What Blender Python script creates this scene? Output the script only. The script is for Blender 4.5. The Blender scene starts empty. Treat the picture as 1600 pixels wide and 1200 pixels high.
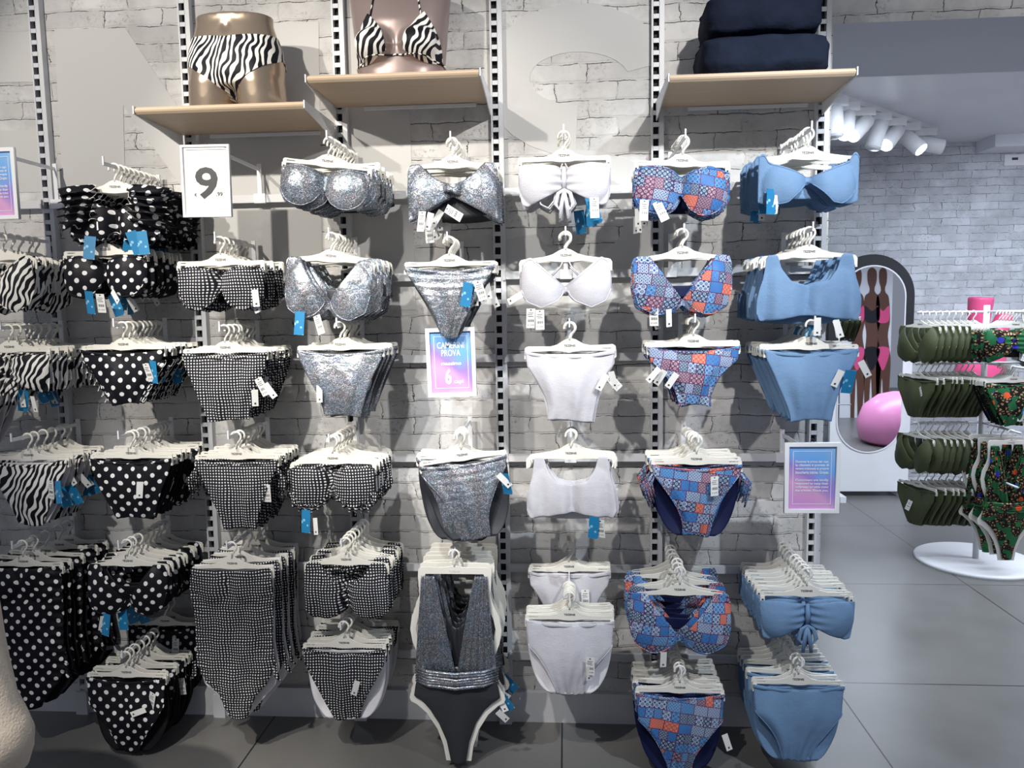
import bpy, math, random
import numpy as np
from mathutils import Vector, Matrix, Euler
from mathutils.bvhtree import BVHTree
R = math.radians
random.seed(7)
S = bpy.context.scene
COL = S.collection

# ------------------------------------------------------------------ camera
YAW, PITCH, ROLL, FPX = 0.0714563, 0.1000167, -0.0158249, 1197.92
CAM = np.array([0.0, -3.0, 1.6886])
fw = np.array([-math.sin(YAW)*math.cos(PITCH), math.cos(YAW)*math.cos(PITCH), -math.sin(PITCH)])
rt0 = np.array([math.cos(YAW), math.sin(YAW), 0.0]); up0 = np.cross(rt0, fw)
rt = rt0*math.cos(ROLL)+up0*math.sin(ROLL); up = -rt0*math.sin(ROLL)+up0*math.cos(ROLL)
cd = bpy.data.cameras.new('camera'); cam = bpy.data.objects.new('camera', cd); COL.objects.link(cam)
cd.sensor_width = 36.0; cd.lens = FPX/1600*36.0; cd.clip_start = 0.05
cam.matrix_world = Matrix([[rt[i], up[i], -fw[i], CAM[i]] for i in range(3)]+[[0, 0, 0, 1]])
S.camera = cam
def ray(px, py): return fw+rt*(px-800)/FPX+up*(600-py)/FPX
def U(px, py, y):            # point on the vertical plane at depth y
    d = ray(px, py); return CAM+d*((y-CAM[1])/d[1])
def UZ(px, py, z):           # point on the horizontal plane at height z
    d = ray(px, py); return CAM+d*((z-CAM[2])/d[2])

# ------------------------------------------------------------------ light
S.view_settings.view_transform = 'Standard'; S.view_settings.look = 'None'
S.view_settings.exposure = 0.0; S.view_settings.gamma = 1.0; S.view_settings.use_curve_mapping = False
w = bpy.data.worlds.new('world'); S.world = w; w.use_nodes = True
w.node_tree.nodes['Background'].inputs[0].default_value = (0.78, 0.84, 1.0, 1)
w.node_tree.nodes['Background'].inputs[1].default_value = 0.28
def spot(name, loc, target, power, color, size, blend=0.4, radius=0.03):
    l = bpy.data.lights.new(name, 'SPOT'); l.energy = power; l.color = color
    l.spot_size = R(size); l.spot_blend = blend; l.shadow_soft_size = radius
    o = bpy.data.objects.new(name, l); COL.objects.link(o); o.location = loc
    o.rotation_euler = (Vector(target)-Vector(loc)).to_track_quat('-Z', 'Y').to_euler(); return o
WARM = (1.0, 0.93, 0.83); COOL = (0.83, 0.91, 1.0); NEU = (1.0, 0.97, 0.93)
spot('track_or_fill_spot', (-2.3, -2.5, 3.3), (-1.45, 0, 2.10), 225, WARM, 50, .6)
spot('track_or_fill_spot', (-1.5, -2.5, 3.3), (-0.70, 0, 1.90), 210, WARM, 46, .6)
spot('track_or_fill_spot', (0.9, -2.5, 3.3), (0.10, 0, 2.0), 225, NEU, 46, .6)
spot('track_or_fill_spot', (-0.7, -2.5, 3.3), (0.0, 0, 1.10), 170, NEU, 40, .6)
spot('track_or_fill_spot', (1.5, -2.3, 3.3), (0.72, 0, 1.35), 235, COOL, 50, .6)
spot('track_or_fill_spot', (-1.9, -2.7, 3.3), (-1.45, -1.3, 0.85), 430, WARM, 22, .7)  # fill light added to brighten the cream robe
spot('track_or_fill_spot', (-1.3, -2.6, 3.3), (-1.05, -0.3, 0.75), 260, NEU, 42, .8)  # added fill, lifts the garments at the lower left
al = bpy.data.lights.new('far_room_fill_light', 'AREA'); al.shape = 'RECTANGLE'; al.size = 4.0; al.size_y = 1.0; al.energy = 175; al.color = (0.80, 0.89, 1.0)  # unseen area light added to brighten the far room
ao = bpy.data.objects.new('far_room_fill_light', al); COL.objects.link(ao); ao.location = (3.4, 1.35, float(U(1450, 224, 4.0)[2])-0.06)
sl = spot('track_or_fill_spot', (4.5, 0.9, 3.1), (4.5, -1.0, 1.4), 110, (1, 1, 1), 70, .8)  # added light on the poster so it shows in the mirror
spot('track_or_fill_spot', (2.4, -1.6, 3.3), (2.6, 1.4, 0.2), 70, COOL, 60, .9)  # added fill for the floor on the right
spot('track_or_fill_spot', (2.2, -2.4, 3.3), (1.9, 0.0, 2.95), 60, NEU, 50, .9)  # spot aimed at the brick header, without a modelled lamp

# ------------------------------------------------------------------ materials
class N:
    def __init__(s, name):
        s.m = bpy.data.materials.new(name); s.m.use_nodes = True; s.t = s.m.node_tree
        s.b = s.t.nodes['Principled BSDF']
    def n(s, typ, **kw):
        nd = s.t.nodes.new(typ)
        for k, v in kw.items():
            if k.startswith('i_'):
                key = k[2:]; key = int(key) if key.isdigit() else key.replace('_', ' ')
                if hasattr(v, 'is_output'): s.t.links.new(v, nd.inputs[key])
                else: nd.inputs[key].default_value = v
            else: setattr(nd, k, v)
        return nd
    def mt(s, op, a, b=0.0, c=None):
        kw = dict(operation=op, i_0=a, i_1=b)
        if c is not None: kw['i_2'] = c
        return s.n('ShaderNodeMath', **kw).outputs[0]
    def mix(s, f, a, b, blend='MIX'):
        nd = s.t.nodes.new('ShaderNodeMix'); nd.data_type = 'RGBA'; nd.blend_type = blend
        for i, v in ((0, f), (6, a), (7, b)):
            if hasattr(v, 'is_output'): s.t.links.new(v, nd.inputs[i])
            else: nd.inputs[i].default_value = (v if i == 0 else (*v, 1))
        return nd.outputs[2]
    def ramp(s, f, stops, const=False):
        nd = s.t.nodes.new('ShaderNodeValToRGB'); cr = nd.color_ramp
        if const: cr.interpolation = 'CONSTANT'
        while len(cr.elements) < len(stops): cr.elements.new(0.5)
        for e, (p, c) in zip(cr.elements, stops): e.position = p; e.color = (*c, 1) if len(c) == 3 else c
        s.t.links.new(f, nd.inputs[0]); return nd.outputs[0]
    def set(s, **kw):
        for k, v in kw.items():
            i = s.b.inputs[k.replace('_', ' ')]
            if hasattr(v, 'is_output'): s.t.links.new(v, i)
            else: i.default_value = (*v, 1) if isinstance(v, tuple) and len(v) == 3 else v
        return s
    def bump(s, h, st=0.3, dist=0.01):
        b = s.n('ShaderNodeBump', i_Strength=st, i_Distance=dist, i_Height=h)
        s.t.links.new(b.outputs[0], s.b.inputs['Normal']); return s
    def uv(s, jitter=True):
        tc = s.n('ShaderNodeTexCoord').outputs['UV']
        if not jitter: return tc
        oi = s.n('ShaderNodeObjectInfo').outputs['Random']
        cx = s.n('ShaderNodeCombineXYZ', i_0=s.mt('MULTIPLY', oi, 3.1), i_1=s.mt('MULTIPLY', oi, 5.3))
        return s.n('ShaderNodeVectorMath', operation='ADD', i_0=tc, i_1=cx.outputs[0]).outputs[0]
    def obj(s): return s.n('ShaderNodeTexCoord').outputs['Object']
def plain(name, c, rough=0.5, metal=0.0, noise=0.05, sc=30, **kw):
    k = N(name); nz = k.n('ShaderNodeTexNoise', i_Vector=k.obj(), i_Scale=sc, i_Detail=3.0).outputs['Fac']
    lo = tuple(x*(1-noise) for x in c); hi = tuple(min(1, x*(1+noise)) for x in c)
    k.set(Base_Color=k.mix(nz, lo, hi), Roughness=rough, Metallic=metal, **kw); return k.m
def cloth_bump(k, uv, sc=900, st=0.15):
    nz = k.n('ShaderNodeTexNoise', i_Vector=uv, i_Scale=28.0, i_Detail=3.0).outputs['Fac']
    k.set(Specular_IOR_Level=0.18); k.bump(nz, st, 0.012)
M = {}
M['plastic'] = plain('ivory_plastic', (0.80, 0.78, 0.71), 0.35, sc=8)
M['rack'] = plain('white_powder_coat', (0.62, 0.63, 0.65), 0.4, sc=6)
M['whitep'] = plain('white_paint', (0.82, 0.83, 0.86), 0.45, sc=6)
M['dark'] = plain('slot_dark', (0.012, 0.012, 0.016), 0.7)
M['ink'] = plain('dark_ink', (0.03, 0.03, 0.035), 0.5)
M['black'] = plain('black_lacquer', (0.006, 0.007, 0.012), 0.6)
M['card'] = plain('white_card', (0.80, 0.80, 0.78), 0.5, sc=20)
M['white_ink'] = plain('white_ink', (0.85, 0.87, 0.95), 0.5)
M['gold'] = plain('champagne_gloss', (0.42, 0.335, 0.255), 0.27, 0.75, 0.04, 5)
M['taupe'] = plain('taupe_gloss', (0.30, 0.235, 0.22), 0.28, 0.35, 0.04, 5)
M['pink'] = plain('pink_gloss', (0.80, 0.10, 0.26), 0.35, sc=5)
M['pinkfab'] = plain('pink_vinyl', (0.85, 0.30, 0.55), 0.3, sc=5)
M['greybeam'] = plain('grey_blue_paint', (0.64, 0.69, 0.77), 0.6, sc=3)
M['ceil'] = plain('ceiling_paint', (0.78, 0.81, 0.86), 0.42, sc=3)
M['letter'] = plain('pale_wall_paint', (0.56, 0.555, 0.54), 0.8, noise=0.03, sc=2)
M['olive'] = plain('olive_lycra', (0.055, 0.065, 0.026), 0.55, sc=40)
M['navy'] = plain('navy_lining', (0.006, 0.010, 0.050), 0.6, Specular_IOR_Level=0.2)
M['blacklin'] = plain('black_lining', (0.008, 0.008, 0.010), 0.6, Specular_IOR_Level=0.2)
M['whitelin'] = plain('white_lining', (0.72, 0.71, 0.74), 0.7, sc=25)
M['darksilver'] = plain('dark_grey_lining', (0.035, 0.038, 0.046), 0.5, 0.2)
M['skin1'] = plain('printed_brown', (0.13, 0.055, 0.035), 0.5)
M['chrome'] = plain('brushed_steel', (0.6, 0.6, 0.62), 0.3, 0.9)
def glass():
    k = N('mirror_glass'); k.set(Base_Color=(0.92, 0.95, 1.0), Metallic=1.0, Roughness=0.015); return k.m
M['mirror'] = glass()
def emis():
    k = N('lamp_lens'); k.set(Base_Color=(1, 1, 1), Emission_Color=(0.85, 0.92, 1.0), Emission_Strength=14.0); return k.m
M['lens'] = emis()
def polka():
    k = N('black_white_polka'); uv = k.uv()
    nz = k.n('ShaderNodeTexNoise', i_Vector=uv, i_Scale=9.0, i_Detail=1.0)
    wv = k.n('ShaderNodeVectorMath', operation='MULTIPLY_ADD', i_0=nz.outputs['Color'], i_1=(0.02, 0.02, 0), i_2=uv).outputs[0]
    sp = k.n('ShaderNodeSeparateXYZ', i_0=wv); a = 1/0.050
    def d(off):
        x = k.mt('SUBTRACT', k.mt('FRACT', k.mt('MULTIPLY_ADD', sp.outputs[0], a, off)), 0.5)
        y = k.mt('SUBTRACT', k.mt('FRACT', k.mt('MULTIPLY_ADD', sp.outputs[1], a, off)), 0.5)
        return k.mt('ADD', k.mt('MULTIPLY', x, x), k.mt('MULTIPLY', y, y))
    f = k.mt('LESS_THAN', k.mt('MINIMUM', d(0.0), d(0.5)), 0.158**2)
    k.set(Base_Color=k.mix(f, (0.008, 0.008, 0.012), (0.78, 0.78, 0.78)), Roughness=0.5); cloth_bump(k, uv); return k.m
M['polka'] = polka()
def gingham():
    k = N('black_white_gingham'); uv = k.uv()
    nz = k.n('ShaderNodeTexNoise', i_Vector=uv, i_Scale=14.0, i_Detail=2.0)
    wv = k.n('ShaderNodeVectorMath', operation='MULTIPLY_ADD', i_0=nz.outputs['Color'], i_1=(0.010, 0.010, 0), i_2=uv).outputs[0]
    sp = k.n('ShaderNodeSeparateXYZ', i_0=wv); a = 1/0.0105
    fx = k.mt('GREATER_THAN', k.mt('FRACT', k.mt('MULTIPLY', sp.outputs[0], a)), 0.57)
    fy = k.mt('GREATER_THAN', k.mt('FRACT', k.mt('MULTIPLY', sp.outputs[1], a)), 0.57)
    both = k.mt('MULTIPLY', fx, fy)
    base = k.mix(k.mt('MULTIPLY', k.mt('ADD', fx, fy), 0.5), (0.006, 0.006, 0.010), (0.035, 0.035, 0.045))
    k.set(Base_Color=k.mix(both, base, (0.80, 0.80, 0.80)), Roughness=0.65); cloth_bump(k, uv); return k.m
M['gingham'] = gingham()
def zebra():
    k = N('zebra_stripes'); uv = k.uv()
    nz = k.n('ShaderNodeTexNoise', i_Vector=uv, i_Scale=11.0, i_Detail=1.5)
    wv = k.n('ShaderNodeVectorMath', operation='MULTIPLY_ADD', i_0=nz.outputs['Color'], i_1=(0.085, 0.06, 0), i_2=uv).outputs[0]
    mp = k.n('ShaderNodeMapping', i_Vector=wv); mp.inputs['Rotation'].default_value = (0, 0, R(22))
    wa = k.n('ShaderNodeTexWave', i_Vector=mp.outputs[0], i_Scale=14.5, i_Distortion=0.0)
    n2 = k.n('ShaderNodeTexNoise', i_Vector=uv, i_Scale=30.0, i_Detail=0.0).outputs['Fac']
    f = k.mt('GREATER_THAN', k.mt('ADD', wa.outputs['Fac'], k.mt('MULTIPLY', k.mt('SUBTRACT', n2, 0.5), 1.1)), 0.53)
    k.set(Base_Color=k.mix(f, (0.008, 0.008, 0.012), (0.80, 0.79, 0.76)), Roughness=0.55); cloth_bump(k, uv); return k.m
M['zebra'] = zebra()
def silver(name, c, rough, metal=0.85):
    k = N(name); uv = k.uv()
    v = k.n('ShaderNodeTexVoronoi', i_Vector=uv, i_Scale=520.0).outputs['Color']
    hs = k.n('ShaderNodeHueSaturation', i_Saturation=0.38, i_Value=1.0, i_Fac=1.0, i_Color=v).outputs[0]
    c2 = k.mix(k.ramp(k.n('ShaderNodeSeparateColor', i_0=v).outputs[2], [(0.0, (0.12, 0.12, 0.12)), (0.78, (0.2, 0.2, 0.2)), (0.86, (0.85, 0.85, 0.85))]), c, hs)  # sparkle painted into the base colour as scattered bright cells
    big = k.n('ShaderNodeTexNoise', i_Vector=uv, i_Scale=16.0, i_Detail=2.0).outputs['Fac']
    irid = k.ramp(big, [(0.3, (0.78, 0.90, 1.0)), (0.5, (0.95, 1, 1)), (0.62, (1.0, 0.92, 0.86)), (0.75, (0.8, 1, 0.97))])
    k.set(Base_Color=k.mix(0.8, c2, irid, 'MULTIPLY'), Metallic=metal, Roughness=rough)
    sp = k.n('ShaderNodeTexNoise', i_Vector=uv, i_Scale=35.0, i_Detail=4.0).outputs['Fac']
    vv = k.n('ShaderNodeSeparateColor', i_0=v).outputs[0]
    k.bump(k.mt('ADD', sp, k.mt('MULTIPLY', vv, 0.16)), 0.42, 0.012); return k.m
M['silver'] = silver('holographic_silver', (0.115, 0.135, 0.165), 0.36, 0.62)
M['silver2'] = silver('draped_pewter', (0.11, 0.125, 0.15), 0.33, 0.7)
def printm():
    k = N('patchwork_print'); uv = k.uv()
    mp = k.n('ShaderNodeMapping', i_Vector=uv); mp.inputs['Rotation'].default_value = (0, 0, R(8))
    sp = k.n('ShaderNodeSeparateXYZ', i_0=mp.outputs[0])
    br = k.n('ShaderNodeTexBrick', i_Vector=mp.outputs[0], i_Scale=1.0, i_Color1=(0, 0, 0, 1), i_Color2=(1, 1, 1, 1), i_Mortar=(0.5, 0.5, 0.5, 1),
             i_Mortar_Size=0.0012, i_Bias=0.0, i_Brick_Width=0.048, i_Row_Height=0.036, offset=0.37, squash=0.6, squash_frequency=2)
    cell = k.n('ShaderNodeSeparateColor', i_0=br.outputs['Color']).outputs[0]
    bg = k.ramp(cell, [(0.0, (0.06, 0.19, 0.46)), (0.14, (0.40, 0.49, 0.60)), (0.30, (0.52, 0.085, 0.055)), (0.38, (0.13, 0.30, 0.52)), (0.50, (0.010, 0.016, 0.065)), (0.66, (0.42, 0.47, 0.56)), (0.78, (0.10, 0.012, 0.05)), (0.88, (0.20, 0.38, 0.58))], True)
    fg = k.ramp(cell, [(0.0, (0.04, 0.13, 0.36)), (0.14, (0.015, 0.04, 0.16)), (0.30, (0.62, 0.28, 0.22)), (0.38, (0.03, 0.09, 0.30)), (0.50, (0.32, 0.42, 0.54)), (0.66, (0.02, 0.08, 0.26)), (0.78, (0.42, 0.34, 0.42)), (0.88, (0.03, 0.07, 0.28))], True)
    def rosette(size, pet):
        x = k.mt('SUBTRACT', k.mt('FRACT', k.mt('DIVIDE', sp.outputs[0], size)), 0.5); y = k.mt('SUBTRACT', k.mt('FRACT', k.mt('DIVIDE', sp.outputs[1], size)), 0.5)
        r_ = k.mt('SQRT', k.mt('ADD', k.mt('MULTIPLY', x, x), k.mt('MULTIPLY', y, y))); th = k.mt('ARCTAN2', y, x)
        ed = k.mt('MULTIPLY_ADD', k.mt('COSINE', k.mt('MULTIPLY', th, pet)), 0.13, 0.29)
        inside = k.mt('LESS_THAN', r_, ed); core = k.mt('LESS_THAN', r_, 0.10); rim = k.mt('GREATER_THAN', r_, 0.52)
        return k.mt('MINIMUM', k.mt('ADD', k.mt('SUBTRACT', inside, core), rim), 1.0)
    sel = k.mt('GREATER_THAN', k.mt('FRACT', k.mt('MULTIPLY', cell, 7.3)), 0.5)
    f = k.mt('SUBTRACT', 1.0, k.mt('ADD', k.mt('MULTIPLY', sel, rosette(0.0165, 8.0)), k.mt('MULTIPLY', k.mt('SUBTRACT', 1.0, sel), rosette(0.0105, 4.0))))
    c = k.mix(f, fg, bg); c = k.mix(br.outputs['Fac'], c, (0.10, 0.015, 0.07))
    k.set(Base_Color=c, Roughness=0.5); cloth_bump(k, uv); return k.m
M['print'] = printm()
def crinkle(name, c):
    k = N(name); uv = k.uv()
    mp = k.n('ShaderNodeMapping', i_Vector=uv); mp.inputs['Scale'].default_value = (1, 1.6, 1)
    v = k.n('ShaderNodeTexNoise', i_Vector=mp.outputs[0], i_Scale=230.0, i_Detail=2.0).outputs['Fac']
    b = k.n('ShaderNodeTexNoise', i_Vector=uv, i_Scale=12.0, i_Detail=3.0).outputs['Fac']
    k.set(Base_Color=k.mix(v, tuple(x*0.86 for x in c), c), Roughness=0.75)
    k.bump(k.mt('ADD', k.mt('MULTIPLY', v, 0.22), b), 0.55, 0.010); return k.m
M['blue'] = crinkle('sky_blue_crinkle', (0.165, 0.29, 0.48))
M['white'] = crinkle('white_crinkle', (0.58, 0.575, 0.62))
def tropical():
    k = N('tropical_leopard'); uv = k.uv()
    v = k.n('ShaderNodeTexVoronoi', i_Vector=uv, i_Scale=62.0, feature='DISTANCE_TO_EDGE').outputs['Distance']
    leo = k.mix(k.mt('LESS_THAN', v, 0.2), (0.42, 0.27, 0.13), (0.012, 0.010, 0.01))
    n1 = k.n('ShaderNodeTexNoise', i_Vector=uv, i_Scale=17.0, i_Detail=2.0).outputs['Fac']
    c = k.mix(k.mt('GREATER_THAN', n1, 0.53), leo, (0.02, 0.13, 0.05))
    v2 = k.n('ShaderNodeTexVoronoi', i_Vector=uv, i_Scale=14.0)
    hue = k.n('ShaderNodeSeparateColor', i_0=v2.outputs['Color']).outputs[0]
    fl = k.ramp(hue, [(0, (0.75, 0.10, 0.03)), (0.4, (0.04, 0.05, 0.40)), (0.6, (0.03, 0.20, 0.05)), (0.85, (0.45, 0.42, 0.3))], True)
    c = k.mix(k.mt('LESS_THAN', v2.outputs['Distance'], 0.26), c, fl)
    k.set(Base_Color=c, Roughness=0.5); cloth_bump(k, uv); return k.m
M['tropical'] = tropical()
def tagblue():
    k = N('blue_star_card'); uv = k.uv(False)
    v = k.n('ShaderNodeTexVoronoi', i_Vector=uv, i_Scale=55.0).outputs['Distance']
    k.set(Base_Color=k.mix(k.mt('LESS_THAN', v, 0.28), (0.015, 0.20, 0.42), (0.25, 0.52, 0.68)), Roughness=0.4); return k.m
M['tagblue'] = tagblue()
def wood():
    k = N('pale_oak'); mp = k.n('ShaderNodeMapping', i_Vector=k.obj()); mp.inputs['Scale'].default_value = (1.2, 18, 18)
    n = k.n('ShaderNodeTexNoise', i_Vector=mp.outputs[0], i_Scale=3.0, i_Detail=5.0).outputs['Fac']
    k.set(Base_Color=k.mix(n, (0.53, 0.40, 0.28), (0.66, 0.52, 0.38)), Roughness=0.5); return k.m
M['wood'] = wood()
def brick(name, tint):
    k = N(name); o = k.obj(); sp = k.n('ShaderNodeSeparateXYZ', i_0=o)
    cx = k.n('ShaderNodeCombineXYZ', i_0=sp.outputs[0], i_1=sp.outputs[2]).outputs[0]
    T = lambda f: tuple(x*f for x in tint)
    nz = k.n('ShaderNodeTexNoise', i_Vector=cx, i_Scale=8.0, i_Detail=7.0, i_Roughness=0.6)
    v = k.n('ShaderNodeVectorMath', operation='MULTIPLY_ADD', i_0=nz.outputs['Color'], i_1=(0.075, 0.030, 0), i_2=cx).outputs[0]
    def bt(m, sm, dv=(0, 0, 0)):
        vv = k.n('ShaderNodeVectorMath', operation='ADD', i_0=v, i_1=dv).outputs[0]
        return k.n('ShaderNodeTexBrick', i_Vector=vv, i_Scale=1.0, i_Color1=(0, 0, 0, 1), i_Color2=(1, 1, 1, 1), i_Mortar=(0.5, 0.5, 0.5, 1),
             i_Mortar_Size=m, i_Mortar_Smooth=sm, i_Bias=0.0, i_Brick_Width=0.235, i_Row_Height=0.067, offset=0.45)
    br = bt(0.007, 0.9); cell = k.n('ShaderNodeSeparateColor', i_0=br.outputs['Color']).outputs[0]
    base = k.mix(cell, T(0.56), T(0.70))
    n2 = k.n('ShaderNodeTexNoise', i_Vector=cx, i_Scale=4.0, i_Detail=8.0, i_Roughness=0.65).outputs['Fac']
    base = k.mix(k.ramp(n2, [(0.42, (0, 0, 0)), (0.62, (0.85, 0.85, 0.85))]), base, T(0.44))
    n3 = k.n('ShaderNodeTexNoise', i_Vector=cx, i_Scale=70.0, i_Detail=5.0, i_Roughness=0.75).outputs['Fac']
    n4 = k.n('ShaderNodeTexNoise', i_Vector=cx, i_Scale=6.5, i_Detail=3.0).outputs['Fac']
    spk = k.mt('MULTIPLY', k.ramp(n3, [(0.53, (0, 0, 0)), (0.64, (1, 1, 1))]), k.ramp(n4, [(0.50, (0, 0, 0)), (0.60, (0.8, 0.8, 0.8))]))
    base = k.mix(spk, base, T(0.22))
    n5 = k.n('ShaderNodeTexNoise', i_Vector=cx, i_Scale=14.0, i_Detail=4.0).outputs['Fac']
    c = k.mix(k.mt('MULTIPLY', br.outputs['Fac'], k.ramp(n5, [(0.4, (0.1, 0.1, 0.1)), (0.6, (0.6, 0.6, 0.6))])), base, T(0.62))
    dark = bt(0.0017, 0.2, (0, 0.003, 0)).outputs['Fac']
    gate = k.ramp(n5, [(0.40, (0.15, 0.15, 0.15)), (0.50, (1, 1, 1))])
    c = k.mix(k.mt('MULTIPLY', dark, gate), c, T(0.07))
    k.set(Base_Color=c, Roughness=0.85)
    k.bump(k.mt('SUBTRACT', k.mt('MULTIPLY', n2, 0.6), k.mt('MULTIPLY', br.outputs['Fac'], 0.7)), 0.35, 0.012); return k.m
M['brick'] = brick('whitewashed_brick_paper', (1.0, 0.985, 0.96))
M['brick2'] = brick('far_brick_paper', (0.95, 0.99, 1.06))
def floor():
    k = N('polished_concrete_tile'); o = k.obj(); sp = k.n('ShaderNodeSeparateXYZ', i_0=o)
    n = k.n('ShaderNodeTexNoise', i_Vector=o, i_Scale=1.6, i_Detail=6.0, i_Roughness=0.6).outputs['Fac']
    c = k.mix(n, (0.10, 0.098, 0.094), (0.21, 0.206, 0.20))
    fx = k.mt('ABSOLUTE', k.mt('SUBTRACT', k.mt('FRACT', k.mt('DIVIDE', k.mt('SUBTRACT', sp.outputs[0], 2.37-0.6+12), 1.2)), 0.5))
    fy = k.mt('ABSOLUTE', k.mt('SUBTRACT', k.mt('FRACT', k.mt('DIVIDE', k.mt('SUBTRACT', sp.outputs[1], 1.60-0.62+12.4), 1.24)), 0.5))
    ln = k.mt('LESS_THAN', k.mt('MINIMUM', fx, fy), 0.0028)
    k.set(Base_Color=k.mix(ln, c, (0.02, 0.02, 0.022)), Roughness=k.mt('MULTIPLY_ADD', n, 0.25, 0.20)); return k.m
M['floor'] = floor()
def fleece():
    k = N('cream_towelling'); o = k.obj()
    n = k.n('ShaderNodeTexNoise', i_Vector=o, i_Scale=160.0, i_Detail=3.0).outputs['Fac']
    k.set(Base_Color=k.mix(n, (0.55, 0.47, 0.38), (0.72, 0.64, 0.54)), Roughness=0.95, Sheen_Weight=0.3); k.bump(n, 0.4, 0.004); return k.m
M['cream'] = fleece()
def denim():
    k = N('dark_navy_cloth'); o = k.obj()
    n = k.n('ShaderNodeTexNoise', i_Vector=o, i_Scale=14.0, i_Detail=4.0).outputs['Fac']
    k.set(Base_Color=k.mix(n, (0.006, 0.009, 0.018), (0.016, 0.022, 0.042)), Roughness=0.9, Specular_IOR_Level=0.1); k.bump(n, 0.6, 0.02); return k.m
M['denim'] = denim()
def artwork():      # pastel poster print: blue at the top right, violet and pink below
    k = N('pastel_gradient_print'); uv = k.uv(False); sp = k.n('ShaderNodeSeparateXYZ', i_0=uv)
    n = k.n('ShaderNodeTexNoise', i_Vector=uv, i_Scale=1.6, i_Detail=1.0).outputs['Fac']
    f = k.mt('ADD', k.mt('MULTIPLY_ADD', sp.outputs[1], 0.75, k.mt('MULTIPLY', sp.outputs[0], 0.35)), k.mt('MULTIPLY_ADD', n, 0.5, -0.3))
    c = k.ramp(f, [(0.08, (0.62, 0.30, 0.62)), (0.32, (0.66, 0.36, 0.60)), (0.5, (0.34, 0.22, 0.62)), (0.68, (0.16, 0.40, 0.80)), (0.95, (0.28, 0.50, 0.82))])
    k.set(Base_Color=c, Roughness=0.35); return k.m
M['art'] = artwork()

# ------------------------------------------------------------------ mesh helpers
def mkmesh(name, V, F, mats, mi=None, uv=None, smooth=True):
    me = bpy.data.meshes.new(name); me.from_pydata([tuple(map(float, v)) for v in V], [], [tuple(map(int, f)) for f in F])
    for m in mats: me.materials.append(M[m] if isinstance(m, str) else m)
    if mi is not None: me.polygons.foreach_set('material_index', np.array(mi, dtype=np.int32))
    me.polygons.foreach_set('use_smooth', np.full(len(me.polygons), smooth))
    if uv is not None:
        ul = me.uv_layers.new(name='UVMap'); li = np.empty(len(me.loops), dtype=np.int32)
        me.loops.foreach_get('vertex_index', li); ul.data.foreach_set('uv', np.asarray(uv, dtype=np.float32)[li].ravel())
    me.update(); return me
def link(name, me, parent=None, loc=None, rot=None):
    o = bpy.data.objects.new(name, me); COL.objects.link(o)
    if parent: o.parent = parent
    if loc is not None: o.location = loc
    if rot is not None: o.rotation_euler = rot
    return o
class MB:
    def __init__(s): s.V = []; s.F = []; s.I = []; s.UV = []
    def add(s, V, F, mi=0, UV=None):
        b = len(s.V); s.V += [tuple(v) for v in V]; s.F += [tuple(b+i for i in f) for f in F]; s.I += [mi]*len(F)
        s.UV += list(UV) if UV is not None else [(v[0], v[2]) for v in V]; return s
    def box(s, c, d, mi=0, rot=None):
        V = [Vector((sx*d[0]/2, sy*d[1]/2, sz*d[2]/2)) for sx in (-1, 1) for sy in (-1, 1) for sz in (-1, 1)]
        if rot: V = [Euler(rot).to_matrix() @ v for v in V]
        V = [tuple(v+Vector(c)) for v in V]
        return s.add(V, [(0, 1, 3, 2), (4, 6, 7, 5), (0, 4, 5, 1), (2, 3, 7, 6), (0, 2, 6, 4), (1, 5, 7, 3)], mi)
    def tube(s, pts, r, n=8, mi=0, sy=1.0, caps=True):
        P = [np.array(p, float) for p in pts]; V = []; F = []
        rr = r if isinstance(r, (list, tuple)) else [r]*len(P); ref = None
        for i, p in enumerate(P):
            t = P[min(i+1, len(P)-1)]-P[max(i-1, 0)]; t = t/(np.linalg.norm(t)+1e-12)
            if ref is None: ref = np.array([0, 1, 0]) if abs(t[1]) < 0.9 else np.array([1, 0, 0])
            a = np.cross(t, ref); a /= np.linalg.norm(a)+1e-12; b = np.cross(t, a); ref = np.cross(a, t); ref /= np.linalg.norm(ref)+1e-12
            for k in range(n):
                an = 2*math.pi*k/n; V.append(p+rr[i]*(a*math.cos(an)+b*math.sin(an)*sy))
        for i in range(len(P)-1):
            for k in range(n):
                F.append((i*n+k, i*n+(k+1) % n, (i+1)*n+(k+1) % n, (i+1)*n+k))
        if caps: F.append(tuple(range(n-1, -1, -1))); F.append(tuple((len(P)-1)*n+k for k in range(n)))
        return s.add(V, F, mi)
    def loft(s, rings, mi=0, n=28, p=2.0):       # rings: (cx, cy, z, a, b)
        V = []; F = []
        for (cx, cy, z, a, b) in rings:
            for k in range(n):
                an = 2*math.pi*k/n; c, sn = math.cos(an), math.sin(an)
                V.append((cx+a*math.copysign(abs(c)**(2/p), c), cy+b*math.copysign(abs(sn)**(2/p), sn), z))
        for i in range(len(rings)-1):
            for k in range(n): F.append((i*n+k, i*n+(k+1) % n, (i+1)*n+(k+1) % n, (i+1)*n+k))
        F.append(tuple(range(n-1, -1, -1))); F.append(tuple((len(rings)-1)*n+k for k in range(n)))
        return s.add(V, F, mi)
    def mesh(s, name, mats, smooth=True): return mkmesh(name, s.V, s.F, mats, s.I, s.UV, smooth)
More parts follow.
